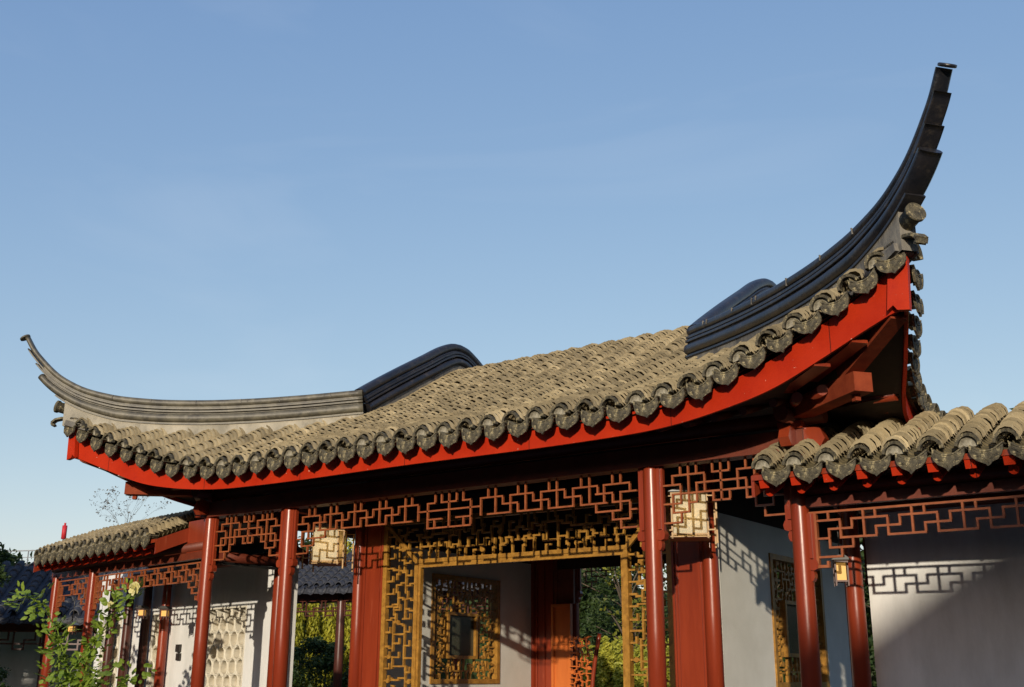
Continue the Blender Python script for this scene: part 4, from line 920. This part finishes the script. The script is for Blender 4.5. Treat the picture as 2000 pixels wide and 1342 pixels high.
for i, (x, y, h, rr3, lab) in enumerate(((-21.5, 38, 13.5, 4.2, 'tall dark evergreen at the left of the doorway view'), (-12.0, 38.5, 13.5, 4.2, 'tall dark evergreen behind the right jamb of the golden screen'), (-4.5, 37, 13, 4.2, 'tall dark evergreen behind the tall right pavilion column'), (3.5, 37, 12.5, 4.2, 'dark evergreen behind the white side wall'))):
    tree(lab, (x, y, 0), h, rr3, name='evergreen_tree', lm='leaf_dark', seed=50 + i, clumps=46, per=150, size=.42, crown0=.1, group='tall evergreens behind the pavilion')
for i, (x, y, h, rr3, lab) in enumerate(((-30.5, 23.5, 3.3, 2.0, 'dark shrub added as shade below the willow left of the gallery post'), (-26.6, 24.0, 3.1, 1.8, 'dark shrub added as shade below the willow right of the gallery post'))):  # dark shrubs added for the shade at the willow foot
    tree(lab, (x, y, 0), h, rr3, name='shrub', cat='shrub', lm='leaf_dark', seed=70 + i, clumps=26, per=150, size=.2, crown0=.1, trunk_r=.06, group='shrubs added for shade under the willows')
# trees at far left
tree('leafy dark green tree at the left edge beside the walkway roof end', (-17.3, 2.0, 0), 5.0, .9, lm='leaf_dark', seed=61, clumps=30, per=110, size=.13, crown0=.55, trunk_r=.12)
tree('bushy green tree overhanging the far gallery at the left edge', (-25.6, 7.4, 0), 5.2, 1.5, lm='leaf_dark', seed=15, clumps=30, per=150, size=.2, crown0=.45)
tree('low dark shrub at the bottom left corner of the court', (-15.6, 1.3, 0), 2.35, 1.0, name='shrub', cat='shrub', lm='leaf_dark', seed=16, clumps=18, per=80, size=.14, crown0=.2, trunk_r=.06)
# bare tree behind the left roof
bt = thing('bare_tree', 'thin bare twiggy tree against the sky beyond the left walkway roof', 'tree', (-24.3, 11.2, 0)); rng = random.Random(3); b_ = MB(); lf = MB()
def branch(p, d, L, r, lv):
    q = p + d * L; b_.tube([p, p + d * L * .5 + Vector((rng.uniform(-.06, .06), rng.uniform(-.06, .06), 0)), q], [r, r * .8, r * .55], 4, caps=False)
    if lv == 0:
        leaf_quads(lf, q, 3, .09, rng, (.12, .12, .12)); return
    for i in range(rng.choice((3, 3, 4))):
        e = (d * 1.1 + Vector((rng.gauss(0, .55), rng.gauss(0, .55), rng.gauss(.1, .35)))).normalized(); branch(p + d * L * rng.uniform(.55, 1), e, L * rng.uniform(.55, .75), r * .5, lv - 1)
for k, (dx, hh) in enumerate(((0, 2.3), (.9, 1.3), (-1.0, 1.1))):
    branch(Vector((dx * .2, dx * .2, 0)), Vector((dx * .12, dx * .08, 1)).normalized(), 4.3 + .2 * hh, .07, 0) if False else None
    b_.tube([(dx * .3, 0, 0), (dx * .9, 0, 4.6)], [.07, .04], 5); branch(Vector((dx * .9, 0, 4.5)), Vector((dx * .05, 0, 1)).normalized(), hh * .75, .022, 4)
b_.build('trunk', 'roof_far', bt); lf.build('foliage', 'roof_far', bt)

# climbing rose in front of the left walkway
RS = thing('climbing_rose', 'leafy climbing rose with arching canes in front of the left walkway', 'climbing plant', (-8.55, -.60, -.12)); RS.scale = (1.08, 1.08, 1.08); rng = random.Random(12)
st_ = MB(); lv = MB()
def rose_leaf(p, s1):
    # compound leaf of small pointed ovals
    d = Vector((rng.gauss(0, 1), rng.gauss(0, .7) - .5, rng.gauss(.1, .6))).normalized(); sd = d.cross(Vector((rng.gauss(0, .4), rng.gauss(0, .4) - .6, 1))).normalized(); up_ = d.cross(sd)
    for (f, sdv) in ((.4, 1), (.4, -1), (.75, 1), (.75, -1), (1.1, 0)):
        c = p + d * (s1 * 1.5 * f) + sd * (sdv * s1 * .45); a = (d * .6 + sd * sdv * .8).normalized() if sdv else d; b = a.cross(up_).normalized(); L = s1 * rng.uniform(.7, 1.1); Wd = L * .36
        u = up_ * (L * .10)
        V = [c - a * L * .1, c + a * L * .25 + b * Wd - u * 0, c + a * L * .6 + b * Wd * .9, c + a * L, c + a * L * .6 - b * Wd * .9, c + a * L * .25 - b * Wd, c + a * L * .4 - u]
        lv.add(V, [(0, 1, 6), (1, 2, 6), (2, 3, 6), (3, 4, 6), (4, 5, 6), (5, 0, 6)])
canes = [[(0, 0, .2), (-.35, 0, 1.3), (-.75, .1, 2.1), (-1.1, 0, 2.72), (-1.6, -.1, 2.93), (-2.0, -.1, 2.86)],
         [(.15, 0, .2), (.25, 0, 1.2), (.45, 0, 2.0), (.75, .1, 2.5), (1.15, .1, 2.85), (1.6, .05, 2.93)],
         [(.1, 0, .2), (.0, .1, 1.0), (-.25, 0, 1.7), (-.55, 0, 2.15), (-.75, 0, 2.45)], [(.2, 0, .2), (.5, 0, 1.0), (.8, 0, 1.45), (1.15, .1, 1.75)],
         [(0, 0, .2), (.2, .2, 1.2), (.32, .1, 1.75), (.55, .1, 2.25)], [(0, 0, .2), (.1, -.2, 1.1), (.05, -.1, 1.6), (.3, 0, 1.95)], [(.3, 0, .2), (.7, -.1, .9), (1.2, 0, 1.3), (1.6, 0, 1.5)]]
for ci, cn in enumerate(canes):
    cn = [Vector(q) for q in cn]; st_.tube(cn, [.022 - .014 * i / len(cn) for i in range(len(cn))], 6)
    for i in range(len(cn) - 1):
        L = (cn[i + 1] - cn[i]).length; dens = 30 if i < 2 else 22
        for k in range(int(L * dens)):
            t = k / (L * dens); p = cn[i].lerp(cn[i + 1], t)
            if p.z < .9: continue
            sp = .19 if p.z < 1.75 else .09
            rose_leaf(p + Vector((rng.gauss(0, sp), rng.gauss(0, sp), rng.gauss(0, sp * .8))), rng.uniform(.085, .145))
st_.build('stem', 'leaf', RS); lv.build('foliage', 'leaf', RS)
def flower(c, r, n=22):
    f = MB()
    for i in range(n):
        a = i * 2.4; k = (i / n) ** .6; d = Vector((math.cos(a) * k, -.55 + .3 * k, math.sin(a) * k + .25)).normalized(); w = r * .55; s_ = d.cross(Vector((0, 1, .2))).normalized(); u = s_.cross(d)
        p = Vector(c) + d * r * .25; V = [p, p + d * r * .5 + s_ * w * .8, p + d * r * (.9) + s_ * w * .4 + u * r * .2, p + d * r * .9 - s_ * w * .4 + u * r * .2, p + d * r * .5 - s_ * w * .8]; f.add(V, [(0, 1, 2, 3, 4)], True)
    return f
flower((1.66, -.1, 2.93), .105).build('flower', 'petal', RS); flower((.95, -.05, 2.68), .07, 10).build('rose_bud', 'petal', RS)

# red mast and railing beyond the left roof
ms = thing('mast', 'thin red-topped mast on the far roofline at the left', 'mast', (-35.0, 15.5, 0)); MB().tube([(0, 0, 0), (0, 0, 7.35)], .05, 8).build('pole', 'steel', ms); k = MB(); k.tube([(0, 0, 7.3), (0, 0, 7.9)], .11, 8); k.tube([(0, 0, 7.9), (0, 0, 8.02)], .05, 6); k.build('beacon', 'flag', ms)
FB = thing('distant_building', 'low dark building with roof railing on the far left skyline', 'building', (-38.5, 15.5, 0), R(20))
MB().box(-5, 5, 0, 6, 0, 6.35).build('wall', 'slate', FB); rl = MB()
for i in range(21): rl.box(-5 + .5 * i - .02, -5 + .5 * i + .02, .02, .06, 6.35, 6.95)
rl.box(-5, 5, .015, .065, 6.95, 7.0); rl.box(-5, 5, .02, .06, 6.65, 6.68); rl.build('railing', 'steel', FB)
